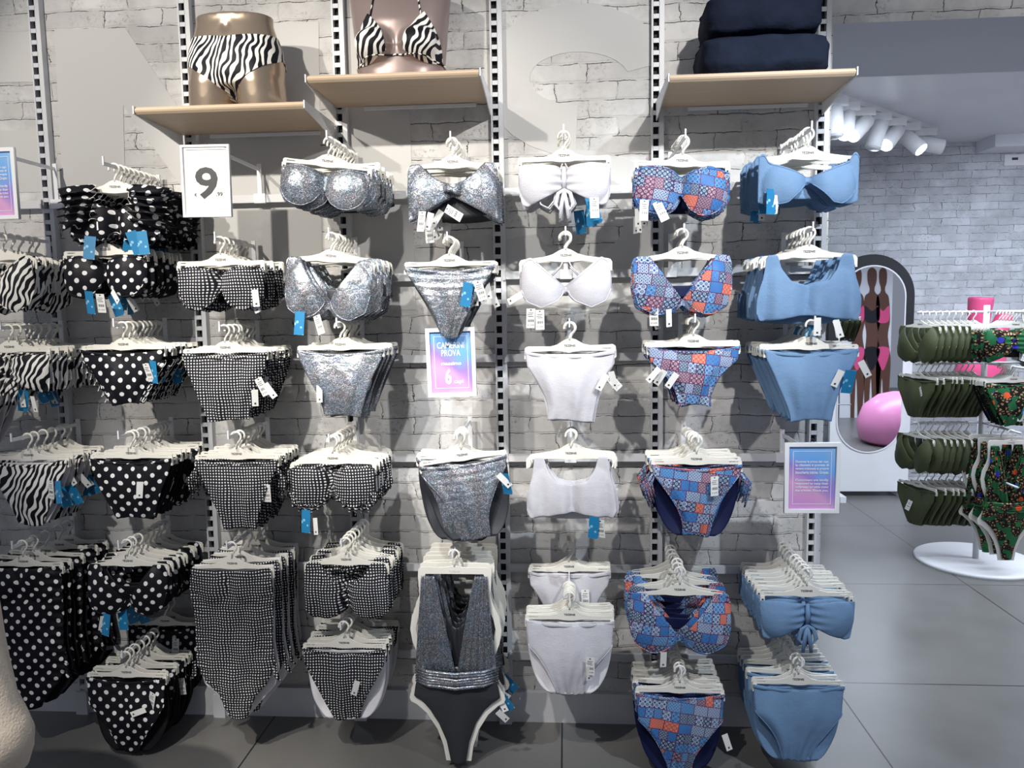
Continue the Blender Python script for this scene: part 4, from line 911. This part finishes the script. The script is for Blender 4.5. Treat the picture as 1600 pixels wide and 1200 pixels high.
Ttop = (('c', .02, -.13, .2),)
CL = [
 # g, hanger, px, py, n, sp, short, loc, kwargs
 ('z_bra', 'strap', -8, 398, 6, .045, 'zebra triangle bikini top', 'at left edge, upper row', dict()),
 ('z_band', 'clip', 15, 542, 7, .04, 'zebra gathered bikini top', 'at left edge, middle', dict(tags=(('c', .10, -.15, 0),), btags=(('b', .05, -.12, 0), ('c', .03, -.14, 0)))),
 ('z_bot', 'clip', 45, 711, 6, .045, 'zebra bikini bottom', 'at left edge, below middle', dict(ext=.08, tags=(('p9', .106, -.06, .05), ('b', .135, -.06, -.2)), btags=(('c', .12, -.06, -.3), ('b', .1, -.1, 0)))),
 ('p_suit', 'clip', 37, 877, 5, .065, 'polka dot swimsuit', 'at left edge, bottom', dict(ext=.05, btags=(('b', .12, -.25, .1),))),
 ('z_bot', 'clip', -62, 600, 3, .05, 'zebra high bikini bottom', 'cut off at left edge', dict()),
 ('p_ruf', 'strap', 180, 292, 9, .032, 'polka dot ruffled bikini top', 'in the top row', dict(yaw=.10, ext=.06, tags=(('b', -.08, -.165, .1), ('b', .06, -.15, -.3), ('b', .10, -.15, -.1)), btags=(('b', .05, -.15, .2),))),
 ('p_cup', 'clip', 165, 390, 8, .036, 'polka dot bandeau', 'in the second row', dict(tags=(('b', -.045, -.12, .1), ('p14', -.01, -.13, .05), ('c', .04, -.12, -.8)), btags=(('c', .04, -.12, -.6), ('b', 0, -.12, 0)))),
 ('p_rufbot', 'clip', 193, 538, 8, .034, 'polka dot ruffled bikini bottom', 'in the third row', dict(ext=.05, tags=(('p9', .10, -.04, -.1), ('b', .13, -.03, .1)), btags=(('b', .11, -.03, .1), ('c', .1, -.06, .4)))),
 ('p_bot', 'clip', 205, 708, 8, .036, 'polka dot bikini bottom', 'in the fourth row', dict(ext=.07, tags=(('c', .05, -.07, .1),), btags=(('c', .10, -.08, .1),))),
 ('p_bra', 'strap', 200, 876, 8, .040, 'polka dot padded bikini top', 'in the fifth row', dict(ext=.05, tags=(('c', -.085, -.19, .2), ('b', -.07, -.18, .1)), btags=(('b', -.04, -.19, -.2),))),
 ('p_high', 'clip', 198, 1050, 7, .034, 'polka dot high bikini bottom', 'in the lowest row', dict(ext=.02, tags=(('c', .085, -.10, 1.2),), btags=(('p9', .12, -.06, .2),))),
 ('p_high', 'clip', 258, 970, 2, .035, 'polka dot high bikini bottom', 'near the wall, lowest', dict(t=.10, mkpeg=False, tags=(('p9', .06, -.03, 0),), t_end=.02)),
 ('g_cup', 'clip', 345, 406, 6, .040, 'gingham bandeau', 'in the second row', dict(yaw=.05, tags=(('c', .13, -.08, -.05),), btags=(('c', .12, -.09, 0),))),
 ('g_bot', 'clip', 352, 543, 7, .040, 'gingham bikini bottom', 'in the third row', dict(tags=(('p9', .13, -.08, -.4), ('c', .155, -.10, -.6), ('c', .12, -.12, 0)), btags=(('c', .12, -.09, .3),))),
 ('g_tie', 'clip', 370, 709, 7, .036, 'gingham side tie bikini bottom', 'in the fourth row', dict(ext=.06, btags=(('p9', .12, -.1, 0),))),
 ('g_suit', 'strap', 363, 880, 5, .070, 'gingham ruched swimsuit', 'at the bottom', dict()),
 ('s_cup', 'clip', 517, 252, 9, .032, 'silver moulded bandeau', 'below the left shelf', dict(tilt=.13, t=.36, tilt2=0.0)),
 ('s_v', 'strap', 520, 400, 8, .036, 'silver wide strap bikini top', 'in the second row', dict(tilt=.08, tags=(('b', -.09, -.19, .0), ('p14', -.03, -.20, -.4)), btags=(('c', -.02, -.19, 0),))),
 ('s_bot', 'clip', 532, 538, 7, .034, 'silver holographic bikini bottom', 'in the third row', dict(btags=(('c', -.1, -.1, 0),))),
 ('g_frill', 'strap', 520, 716, 8, .036, 'gingham frilled bikini top', 'in the fourth row', dict(tags=(('b', -.09, -.15, 0), ('c', -.06, -.18, -.2)))),
 ('g_flou', 'strap', 541, 874, 7, .040, 'gingham scoop bikini top', 'in the fifth row', dict(ext=.05)),
 ('g_low', 'clip', 538, 1004, 7, .036, 'gingham white lined bikini bottom', 'in the lowest row', dict(tags=(('c', .055, -.10, .3),))),
 ('s_knot', 'strap', 707, 253, 7, .030, 'silver knotted crop top', 'in the top row', dict(tags=(('p14', -.02, -.15, -1.0), ('p14', -.10, -.16, .1)), btags=(('c', -.06, -.17, .2), ('p14', -.08, -.18, .3)))),
 ('s_tri', 'clip', 702, 407, 9, .016, 'silver gathered bikini bottom', 'in the second row', dict(t=.36, tags=(('b', .07, -.05, .2), ('p9', .10, -.045, -.3)), btags=(('c', .13, -.06, -.3), ('c', .1, -.06, .1)))),
 ('s_high', 'clip', 717, 711, 9, .014, 'silver dark lined bikini bottom', 'below the fitting sign', dict(t=.36, tilt=-.14, tilt2=0, tags=(('c', .12, -.05, -.6), ('b', .14, -.05, .1)))),
 ('s_suit', 'body', 710, 893, 7, .046, 'pewter draped halter swimsuit', 'at the bottom', dict(t=.35, btags=(('b', .14, -.46, -.5), ('c', .15, -.47, -.7)), tags=(('c', .15, -.49, -.7),))),
 ('w_tied', 'clip', 881, 243, 7, .022, 'white tied bandeau', 'in the top row', dict(tags=(('p14', .10, -.12, -.03),), btags=(('b', .08, -.13, .1), ('b', .06, -.14, -.2)))),
 ('w_v', 'strap', 884, 399, 4, .025, 'white padded bikini top', 'in the second row', dict(tags=(('p14', -.12, -.17, .02), ('p14', -.09, -.175, -.02), ('c', -.15, -.12, 1.1)))),
 ('w_bot', 'clip', 890, 540, 4, .022, 'white bikini bottom', 'in the third row', dict(tags=(('c', .125, -.07, .5), ('c', .14, -.06, -.2)), btags=(('p9', .14, -.06, -.3),))),
 ('w_crop', 'strap', 892, 708, 4, .024, 'white crop bikini top', 'in the fourth row', dict(tags=(('p14', .10, -.22, .02), ('b', .08, -.21, .1)))),
 ('w_bot', 'clip', 889, 885, 4, .018, 'white ribbed bikini bottom', 'near the wall, fifth row', dict(t=.14, mkpeg=False, tags=(('p9', .06, -.05, 0),), t_end=.02)),
 ('w_high', 'clip', 890, 960, 9, .013, 'white high bikini bottom', 'in the lowest row', dict(t=.37, tags=(('p9', .07, -.11, .0), ('c', .07, -.14, 0)))),
 ('r_cup', 'clip', 1068, 251, 7, .024, 'patchwork print bandeau', 'in the top row', dict(t=.36, tilt=.06, tags=(('p14', -.12, -.11, .0), ('p14', -.08, -.115, -.5)), btags=(('c', -.13, -.13, .1), ('c', -.11, -.14, -.2)))),
 ('r_v', 'strap', 1066, 395, 6, .026, 'patchwork wide strap bikini top', 'in the second row', dict(tags=(('p14', -.10, -.17, 0), ('c', -.05, -.18, -.1)), btags=(('c', -.08, -.19, 0),))),
 ('r_bot', 'clip', 1083, 533, 6, .026, 'patchwork bikini bottom', 'in the third row', dict(tags=(('c', -.06, -.08, .6), ('c', -.10, -.07, .6), ('c', -.12, -.06, .7)))),
 ('r_tie', 'clip', 1088, 717, 10, .022, 'patchwork side tie bikini bottom', 'in the fourth row', dict(tags=(('p9', .055, -.025, 0),))),
 ('r_bra', 'strap', 1062, 921, 6, .050, 'patchwork padded bikini top', 'in the fifth row', dict(t=.36, tags=(('c', -.06, -.20, 0),))),
 ('r_high', 'clip', 1062, 1074, 10, .024, 'patchwork high bikini bottom', 'in the lowest row', dict(t=.36, tags=(('c', .15, -.12, -.3),))),
 ('b_wire', 'strap', 1262, 239, 7, .040, 'blue underwired bikini top', 'in the top row', dict(t=.34, yaw=.06, tags=(('c', -.11, -.13, 0), ('b', -.13, -.11, 0)), btags=(('b', -.12, -.10, 0), ('c', -.12, -.13, 0)))),
 ('b_crop', 'strap', 1264, 393, 7, .040, 'blue crop bikini top', 'in the second row', dict(t=.34, tags=(('c', .02, -.21, 0), ('c', .08, -.22, -.3)), btags=(('b', .05, -.21, 0), ('c', .08, -.22, 0)))),
 ('b_bot', 'clip', 1267, 537, 8, .036, 'blue bikini bottom', 'in the third row', dict(t=.34, tags=(('b', .12, -.06, .1), ('c', .15, -.03, -.5), ('c', .09, -.06, .4)))),
 ('b_tied', 'clip', 1260, 923, 9, .036, 'blue tied bandeau', 'in the fifth row', dict(t=.36)),
 ('b_high', 'clip', 1247, 1061, 9, .034, 'blue high bikini bottom', 'in the lowest row', dict(t=.36)),
]
for (g, hk, px, py, n, sp, short, loc, kw) in CL: cluster(g, hk, px, py, n, sp, short, loc, **kw)
# the empty pegs beside the price sign and above the notice
for (px, py, lab) in ((205, 690, None),):
    pass
def bare_peg(px, py, t, lab):
    P = U(px, py, -t); rz = min(ROWS, key=lambda r_: abs(r_-(P[2]-.12))); peg(float(P[0]), float(P[2]), -t, lab, rz)
bare_peg(346, 236, .36, 'white 9 price sign'); bare_peg(1262, 700, .345, 'notice frame at the right end')
bare_peg(700, 500, .30, 'fitting room sign'); bare_peg(-10, 236, .36, 'notice frame at the left edge')

# ------------------------------------------------------------------ framed signs
def frame_sign(x0, y0, x1, y1, t, name, label, kind, rot=0.0):
    a = U(x0, y0, -t); c = U(x1, y1, -t); wd = c[0]-a[0]; h = a[2]-c[2]
    o = empty(name, ((a[0]+c[0])/2, -t, (a[2]+c[2])/2), (0, rot, 0)); f = .012 if kind != 'price' else .006
    def rect(w_, h_): return [(-w_/2, -h_/2), (w_/2, -h_/2), (w_/2, h_/2), (-w_/2, h_/2)]
    kid('frame', curve_mesh('frame', [rect(wd, h), rect(wd-2*f, h-2*f)], .006, 'whitep', .001), o)
    aw, ah = wd-2*f+.002, h-2*f+.002
    V = [(-aw/2, .001, -ah/2), (aw/2, .001, -ah/2), (aw/2, .001, ah/2), (-aw/2, .001, ah/2)]; V += [(v[0], .004, v[2]) for v in V]
    UVs = [(0, 0), (1, 0), (1, 1), (0, 1)]*2
    kid('poster', mkmesh('poster', V, [(0, 1, 2, 3), (7, 6, 5, 4), (0, 4, 5, 1), (1, 5, 6, 2), (2, 6, 7, 3), (3, 7, 4, 0)], ['card' if kind == 'price' else 'art'], None, UVs, False), o)
    def tx(s, w_, x, z, mat='white_ink', height=None, align='CENTER', offset=0.0):
        kid('lettering', text_mesh(s, w_, mat, .0006, height=height, offset=offset), o, loc=(x, 0.0, z))
    if kind == 'price':
        tx('9', .080, 0, -.006, 'ink', .108, offset=.02); tx('€', .009, -.041, -.046, 'ink'); tx(',99', .022, .044, -.045, 'ink'); tx('A PARTIRE DA', .062, 0, .055, 'ceil', .005)
        kid('slot_line', MB().box((0, -.0075, h/2-.011), (wd*.84, .001, .0015)).mesh('line', ['ceil'], False), o)
    else:
        iw, ih = aw*.80, ah*.84
        kid('border_line', curve_mesh('border', [rect(iw, ih), rect(iw-.003, ih-.003)], .0003, 'white_ink'), o, loc=(0, .0002, 0))
        if kind == 'fitting':
            tx('CAMERINI', iw*.80, 0, .060, height=.023, offset=.01); tx('PROVA', iw*.56, 0, .033, height=.023, offset=.01); tx('massimo', iw*.60, 0, -.004, height=.013, offset=.02)
            tx('6', .023, -.012, -.050, height=.056, offset=.03); tx('capi', .034, .024, -.070, height=.017, offset=.02)
        else:
            L1 = ['Durante la prova dei capi,', 'la clientela è pregata di', 'tenere indossata la propria', 'biancheria intima. Grazie.']
            L2 = ['Customers are kindly', 'requested to keep their', 'underwear on while trying', 'the articles. Thank you.']
            for i, s in enumerate(L1): tx(s, iw*.86, 0, ah*(.25-.055*i), height=.0105, offset=.02)
            for i, s in enumerate(L2): tx(s, iw*.86, 0, ah*(-.04-.055*i), height=.0105, offset=.02)
    kid('hanging_loop', MB().tube([(-.006, .004, h/2-.002), (-.005, .004, h/2+.010), (0, .004, h/2+.014), (.005, .004, h/2+.010), (.006, .004, h/2-.002)], .0012, 6).mesh('loop', ['ink']), o)
    tag(o, label, 'sign')
frame_sign(282, 228, 363, 338, .37, 'price_sign', 'white framed price sign with a large dark 9', 'price', .01)
frame_sign(666, 513, 744, 619, .335, 'fitting_room_sign', 'pink and blue framed sign reading CAMERINI PROVA massimo 6 capi', 'fitting', -.02)
frame_sign(1227, 692, 1310, 801, .36, 'notice_frame', 'white framed pastel notice below the blue bikini bottoms', 'notice')
frame_sign(-50, 233, 31, 342, .36, 'notice_frame', 'white framed pastel notice cut off at the left edge', 'notice')

# ------------------------------------------------------------------ far room: track with spotlights
A = UZ(1285, 147, CZ-.03); B_ = UZ(1462, 206, CZ-.03); d_ = B_-A; L = float(np.linalg.norm(d_)); ang = math.atan2(d_[1], d_[0])
trk = empty('light_track', ((A[0]+B_[0])/2, (A[1]+B_[1])/2, CZ-.015), (0, 0, ang)); kid('rail', MB().box((0, 0, 0), (L, .05, .03)).mesh('track', ['whitep'], False), trk)
tag(trk, 'white lighting track on the far ceiling', 'lighting track')
LS = [(1303, 195, 0.0, -.2, 0), (1320, 200, .25, -.55, 1), (1343, 200, .80, -.5, 1), (1367, 208, .3, -.1, 0), (1391, 215, .75, -.5, 1), (1415, 215, -.6, -.55, 1), (1443, 232, -1.3, -.2, 0)]
for i, (px, py, tx_, ty_, on) in enumerate(LS):
    f = (px-1285)/(1462-1285); q = A+d_*f**1.05; o = empty('track_spotlight', (q[0], q[1], CZ-.03))
    kid('adapter', MB().box((0, 0, -.03), (.16, .045, .055)).mesh('ad', ['whitep'], False), o)
    kid('stem', MB().tube([(0, 0, -.05), (0, 0, -.09)], .008, 8).mesh('stem', ['whitep']), o)
    hb = MB().loft([(0, 0, .06, .035, .035), (0, 0, .055, .055, .055), (0, 0, -.13, .055, .055), (0, 0, -.135, .050, .050)], n=24)
    hd_ = kid('lamp_head', hb.mesh('head', ['whitep'], True), o, loc=(0, 0, -.115), rot=(ty_, tx_, 0))
    ln = link('lens', MB().loft([(0, 0, -.132, .047, .047), (0, 0, -.138, .047, .047)], n=24).mesh('lens', ['lens' if on else 'ceil']), hd_)
    if on: ln['label'] = 'lit lens'
    tag(o, f'white cylinder spotlight, {ORD[i].replace("foremost", "first")} from the left on the far track', 'spotlight', 'spotlights on the far track')
    if on:
        hp = Vector((q[0], q[1], CZ-.15)); dr = Euler((ty_, tx_, 0)).to_matrix() @ Vector((0, 0, -1))
        spot('track_or_fill_spot', tuple(hp+dr*.16), tuple(hp+dr*1.2), 26, (.80, .89, 1.0), 100, .8)
spot('track_or_fill_spot', (3.6, 1.3, CZ-.2), (4.1, 4.0, 1.6), 70, (.78, .84, 1.0), 70, .9)  # spot without a lamp head, aimed at the far wall
spot('track_or_fill_spot', (2.2, 1.0, CZ-.2), (2.3, 3.2, .6), 40, (.80, .89, 1.0), 70, .9)  # spot without a lamp head, aimed low in front of the mirror
a = U(1582, 250, FARY-.01); o = link('wall_notice', MB().box((0, 0, 0), (.17, .008, .09)).box((0, -.005, .01), (.05, .002, .02), 1).mesh('sg', ['whitep', 'ink'], False), loc=(a[0]+.02, FARY-.006, a[2])); tag(o, 'small white notice high on the far brick wall', 'sign')

# ------------------------------------------------------------------ arched mirror with white stand
YM = 3.72
def cap(x0, x1, ytop, ybot, y, topround=True, botround=True, n=24):
    a = U(x0, ytop, y); b = U(x1, ybot, y); xa, xb = a[0], b[0]; r_ = (xb-xa)/2; cx = (xa+xb)/2; zt, zb = a[2], b[2]; P = []
    if topround: P += [(cx+r_*math.cos(R(t)), zt-r_+r_*math.sin(R(t))) for t in np.linspace(0, 180, n)]
    else: P += [(xb, zt), (xa, zt)]
    if botround: P += [(cx+r_*math.cos(R(t)), zb+r_+r_*math.sin(R(t))) for t in np.linspace(180, 360, n)]
    else: P += [(xa, zb), (xb, zb)]
    return [(float(p_[0]), float(p_[1])) for p_ in P]
o = empty('arched_mirror', (0, YM, 0)); glassP = cap(1315, 1406, 417, 706, YM)
outer = cap(1298, 1426, 399, 560, YM, True, False)
fx0, fx1 = outer[-1][0], outer[-2][0]
zb_ = float(U(1360, 562, YM)[2])
kid('black_arch_frame', curve_mesh('arch', [[p_ for p_ in outer]], .02, 'black', .003), o, loc=(0, .03, 0))
bl = float(U(1297, 700, YM)[0]); brx = float(U(1421, 700, YM)[0]); 
kid('white_board', curve_mesh('board', [[(bl, 0.05), (brx, 0.05), (brx, zb_), (bl, zb_)]], .02, 'whitep', .003), o, loc=(0, .03, 0))
kid('mirror_glass', curve_mesh('glass', [glassP], .002, 'mirror'), o, loc=(0, 0.002, 0))
ring = [( (p_[0]-sum(q[0] for q in glassP)/len(glassP))*1.03+sum(q[0] for q in glassP)/len(glassP), (p_[1]-sum(q[1] for q in glassP)/len(glassP))*1.012+sum(q[1] for q in glassP)/len(glassP)) for p_ in glassP]
kid('mirror_rim', curve_mesh('rim', [ring, glassP], .004, 'whitep', .001), o, loc=(0, .003, 0))
for x in (bl+.05, brx-.05): kid('foot', MB().box((x, .02, .025), (.05, .45, .05)).mesh('foot', ['whitep'], False), o)
tag(o, 'tall rounded mirror with black arch top and white board stand', 'mirror')
# what the mirror looks back at, standing behind and right of the viewer
YP = -1.0; YV = 2*YM-YP
def VP(px, py, yv=None): q = U(px, py, YV if yv is None else yv); return float(q[0]), float(q[2])
x0, zt = VP(1318, 405); x1, zb2 = VP(1386, 700)
o = empty('window_poster', (0, YP, 0)); kid('poster_board', MB().box(((x0+x1)/2, 0, (zt+zb2)/2), (x1-x0, .02, zt-zb2)).mesh('pb', ['whitep'], False), o)
def fig(pts, nm, mat, dy): kid(nm, curve_mesh(nm, [smooth_pts([VP(*p_) for p_ in pts], 4)], .001, mat), o, loc=(0, .012+dy, 0))
def woman(cx, s, col):
    P = [(0, 418), (7, 424), (7, 440), (4, 450), (5, 457), (11, 466), (13, 500), (9, 525), (14, 560), (12, 600), (9, 640), (7, 690), (0, 695), (0, 640), (-2, 590), (-5, 640), (-6, 695), (-12, 692), (-12, 640), (-13, 570), (-9, 525), (-12, 500), (-12, 466), (-5, 457), (-4, 450), (-7, 440), (-7, 424)]
    fig([(cx+x*s, y) for x, y in P], 'printed_figure', 'skin1', .002)
    fig([(cx-11*s, 478), (cx, 486), (cx+11*s, 478), (cx+11*s, 500), (cx, 505), (cx-11*s, 500)], 'printed_bikini', col, .004)
    fig([(cx-12*s, 545), (cx+12*s, 545), (cx+3*s, 575), (cx-4*s, 575)], 'printed_bikini', col, .004)
woman(1339, .9, 'pink'); woman(1362, 1.0, 'black'); woman(1379, .85, 'pink')
o.location.y = YP
tag(o, 'tall poster of three figures in swimwear, seen only in the mirror', 'poster')
yv = 2*YM-1.1; q = U(1398, 700, yv)
pf = MB().loft([(0, 0, 0, .30, .30), (0, 0, .05, .40, .40), (0, 0, .25, .43, .43), (0, 0, .45, .36, .36), (0, 0, .58, .2, .2), (0, 0, .62, .05, .05)], n=32)
o = link('beanbag', pf.mesh('pouf', ['pinkfab']), loc=(float(q[0]), 1.1, 0)); tag(o, 'glossy pink beanbag seen in the mirror', 'beanbag')

# ------------------------------------------------------------------ round rack with olive and tropical swimwear
BC = UZ(1524, 873, 0.02); bx, by = float(BC[0]), float(BC[1])
rk = empty('garment_rack', (bx, by, 0)); rr = float(UZ(1440, 876, 0.02)[0]); br_ = bx-rr
kid('round_base', MB().loft([(0, 0, 0, br_, br_), (0, 0, .018, br_, br_), (0, 0, .024, br_-.01, br_-.01)], n=64).mesh('base', ['whitep']), rk)
RZ = [float(U(1530, y, by)[2]) for y in (487, 567, 660, 738)]
kid('pole', MB().tube([(0, 0, .02), (0, 0, RZ[0]+.04)], .018, 16).mesh('pole', ['rack']), rk)
AL = .42
for z in RZ:
    for (dx, dy) in ((-1, 0), (1, 0), (0, -1)):
        kid('arm', MB().tube([(0, 0, z), (dx*AL, dy*AL, z)], .007, 8).mesh('arm', ['rack']), rk)
tag(rk, 'white round based garment rack with olive and tropical swimwear', 'garment rack')
def along(g, hk, row, dx, dy, n, sp, start, yaw, short, loc, jit=.12, tags=()):
    for i in range(n):
        s = start-i*sp; pos = (bx+dx*s, by+dy*s, RZ[row]+.0105); hl = ORD[i]
        hl = 'at the end' if i == 0 else f'{ORD[i]} from the end'
        put(g, hk, pos, (0, random.uniform(-.03, .03), yaw+random.uniform(-jit, jit)), f'white hanger {hl}, holding {short} {loc}', f'{short}, {hl}, {loc}', f'rack hangers of the {short} {loc}', f'{short} {loc}', [t_ for t_ in tags if random.random() < .8])
along('o_bra', 'strap', 0, -1, 0, 9, .040, .40, -1.15, 'olive bikini top', 'on the rack, top arm')
along('o_bot', 'clip', 1, -1, 0, 10, .036, .40, -1.15, 'olive bikini bottom', 'on the rack, second arm', tags=(('p9', -.05, -.03, .3), ('c', .06, -.04, -.4)))
along('o_bra', 'strap', 2, -1, 0, 8, .044, .40, -1.15, 'olive bikini top', 'on the rack, third arm')
along('o_bot', 'clip', 3, -1, 0, 8, .044, .38, -1.2, 'olive bikini bottom', 'on the rack, lowest arm', tags=(('p9', .0, -.08, .3),))
along('t_band', 'clip', 0, 0, -1, 6, .035, .32, -.05, 'tropical bandeau', 'on the rack, front top', .04, tags=(('p9', .06, -.12, .3),))
along('t_bot', 'clip', 1, 0, -1, 7, .022, .32, -.02, 'tropical bikini bottom', 'on the rack, front middle', .03, tags=(('c', .05, -.16, .1), ('b', .07, -.1, .3)))
along('t_suit', 'body', 2, 0, -1, 3, .11, .33, .0, 'tropical halter swimsuit', 'on the rack, front low', .03)
along('o_bot', 'clip', 0, 1, 0, 4, .06, .40, 1.2, 'olive bikini bottom', 'on the rack, right arm')

# pink display forms behind the rack
pp = U(1540, 470, 3.40)
b = MB(); zt = float(pp[2])+.03
b.loft([(-.02, 0, 0, .17, .13), (-.02, 0, .25, .19, .14), (0, 0, .45, .17, .12), (.0, 0, .55, .13, .1)], n=32)
b.tube([(-.05, 0, .45), (-.06, -.02, .62), (-.05, -.03, .82)], [.085, .08, .095], 24)
b.tube([(.06, 0, .42), (.12, 0, .58), (.16, 0, .68)], [.085, .07, .065], 24)
me = remesh(b, .012, 'pink', 5); pz = zt-.82
pk = empty('pink_mannequin', (float(pp[0]), 3.40, pz)); kid('body_form', me, pk)
kid('stand_pole', MB().tube([(0, 0, .02), (0, 0, -pz+.02)], .02, 12).mesh('pole', ['whitep']), pk)
kid('stand_base', MB().loft([(0, 0, -pz, .16, .16), (0, 0, -pz+.02, .16, .16)], n=32).mesh('b', ['whitep']), pk)
tag(pk, 'glossy pink mannequin form behind the rack of swimwear', 'mannequin')

# ------------------------------------------------------------------ cream towelling robe at the lower left edge
yR = -1.25; e = [(0, 960), (8, 1010), (14, 1040), (28, 1100), (44, 1130), (55, 1155), (54, 1178), (46, 1205)]
cxr = float(U(-150, 1100, yR)[0]); rings = []
zs_ = [float(U(x, y, yR)[2]) for x, y in e]; xs_ = [float(U(x, y, yR)[0]) for x, y in e]
V = []; F = []; nn = 72
top_r = [(zs_[0]+.25, xs_[0]-cxr-.06), (zs_[0]+.12, xs_[0]-cxr-.03)]
prof = top_r+[(z, (x-cxr)*.93) for z, x in zip(zs_, xs_)]+[(zs_[-1]-.02, xs_[-1]-cxr-.05)]
for j, (z, r_) in enumerate(prof):
    for k in range(nn):
        a_ = 2*math.pi*k/nn; w_ = 1+(.03*math.sin(5*a_+1)+.02*math.sin(11*a_))*(j/len(prof))*abs(math.sin(a_)); V.append((r_*w_*math.cos(a_), .55*r_*w_*math.sin(a_), z))
for j in range(len(prof)-1):
    for k in range(nn): F.append((j*nn+k, (j+1)*nn+k, (j+1)*nn+(k+1) % nn, j*nn+(k+1) % nn))
F.append(tuple(range(nn))); F.append(tuple((len(prof)-1)*nn+k for k in range(nn-1, -1, -1)))
rb = empty('dressed_stand', (cxr, yR, 0)); kid('stand_pole', MB().tube([(0, 0, .01), (0, 0, prof[0][0]+.1)], .015, 12).mesh('pole', ['rack']), rb)
kid('stand_base', MB().loft([(0, 0, 0, .14, .14), (0, 0, .015, .14, .14)], n=32).mesh('base', ['rack']), rb)
kid('towelling_robe', mkmesh('robe', V, F, ['cream']), rb); tag(rb, 'cream fluffy towelling robe on a stand at the lower left edge', 'display stand')
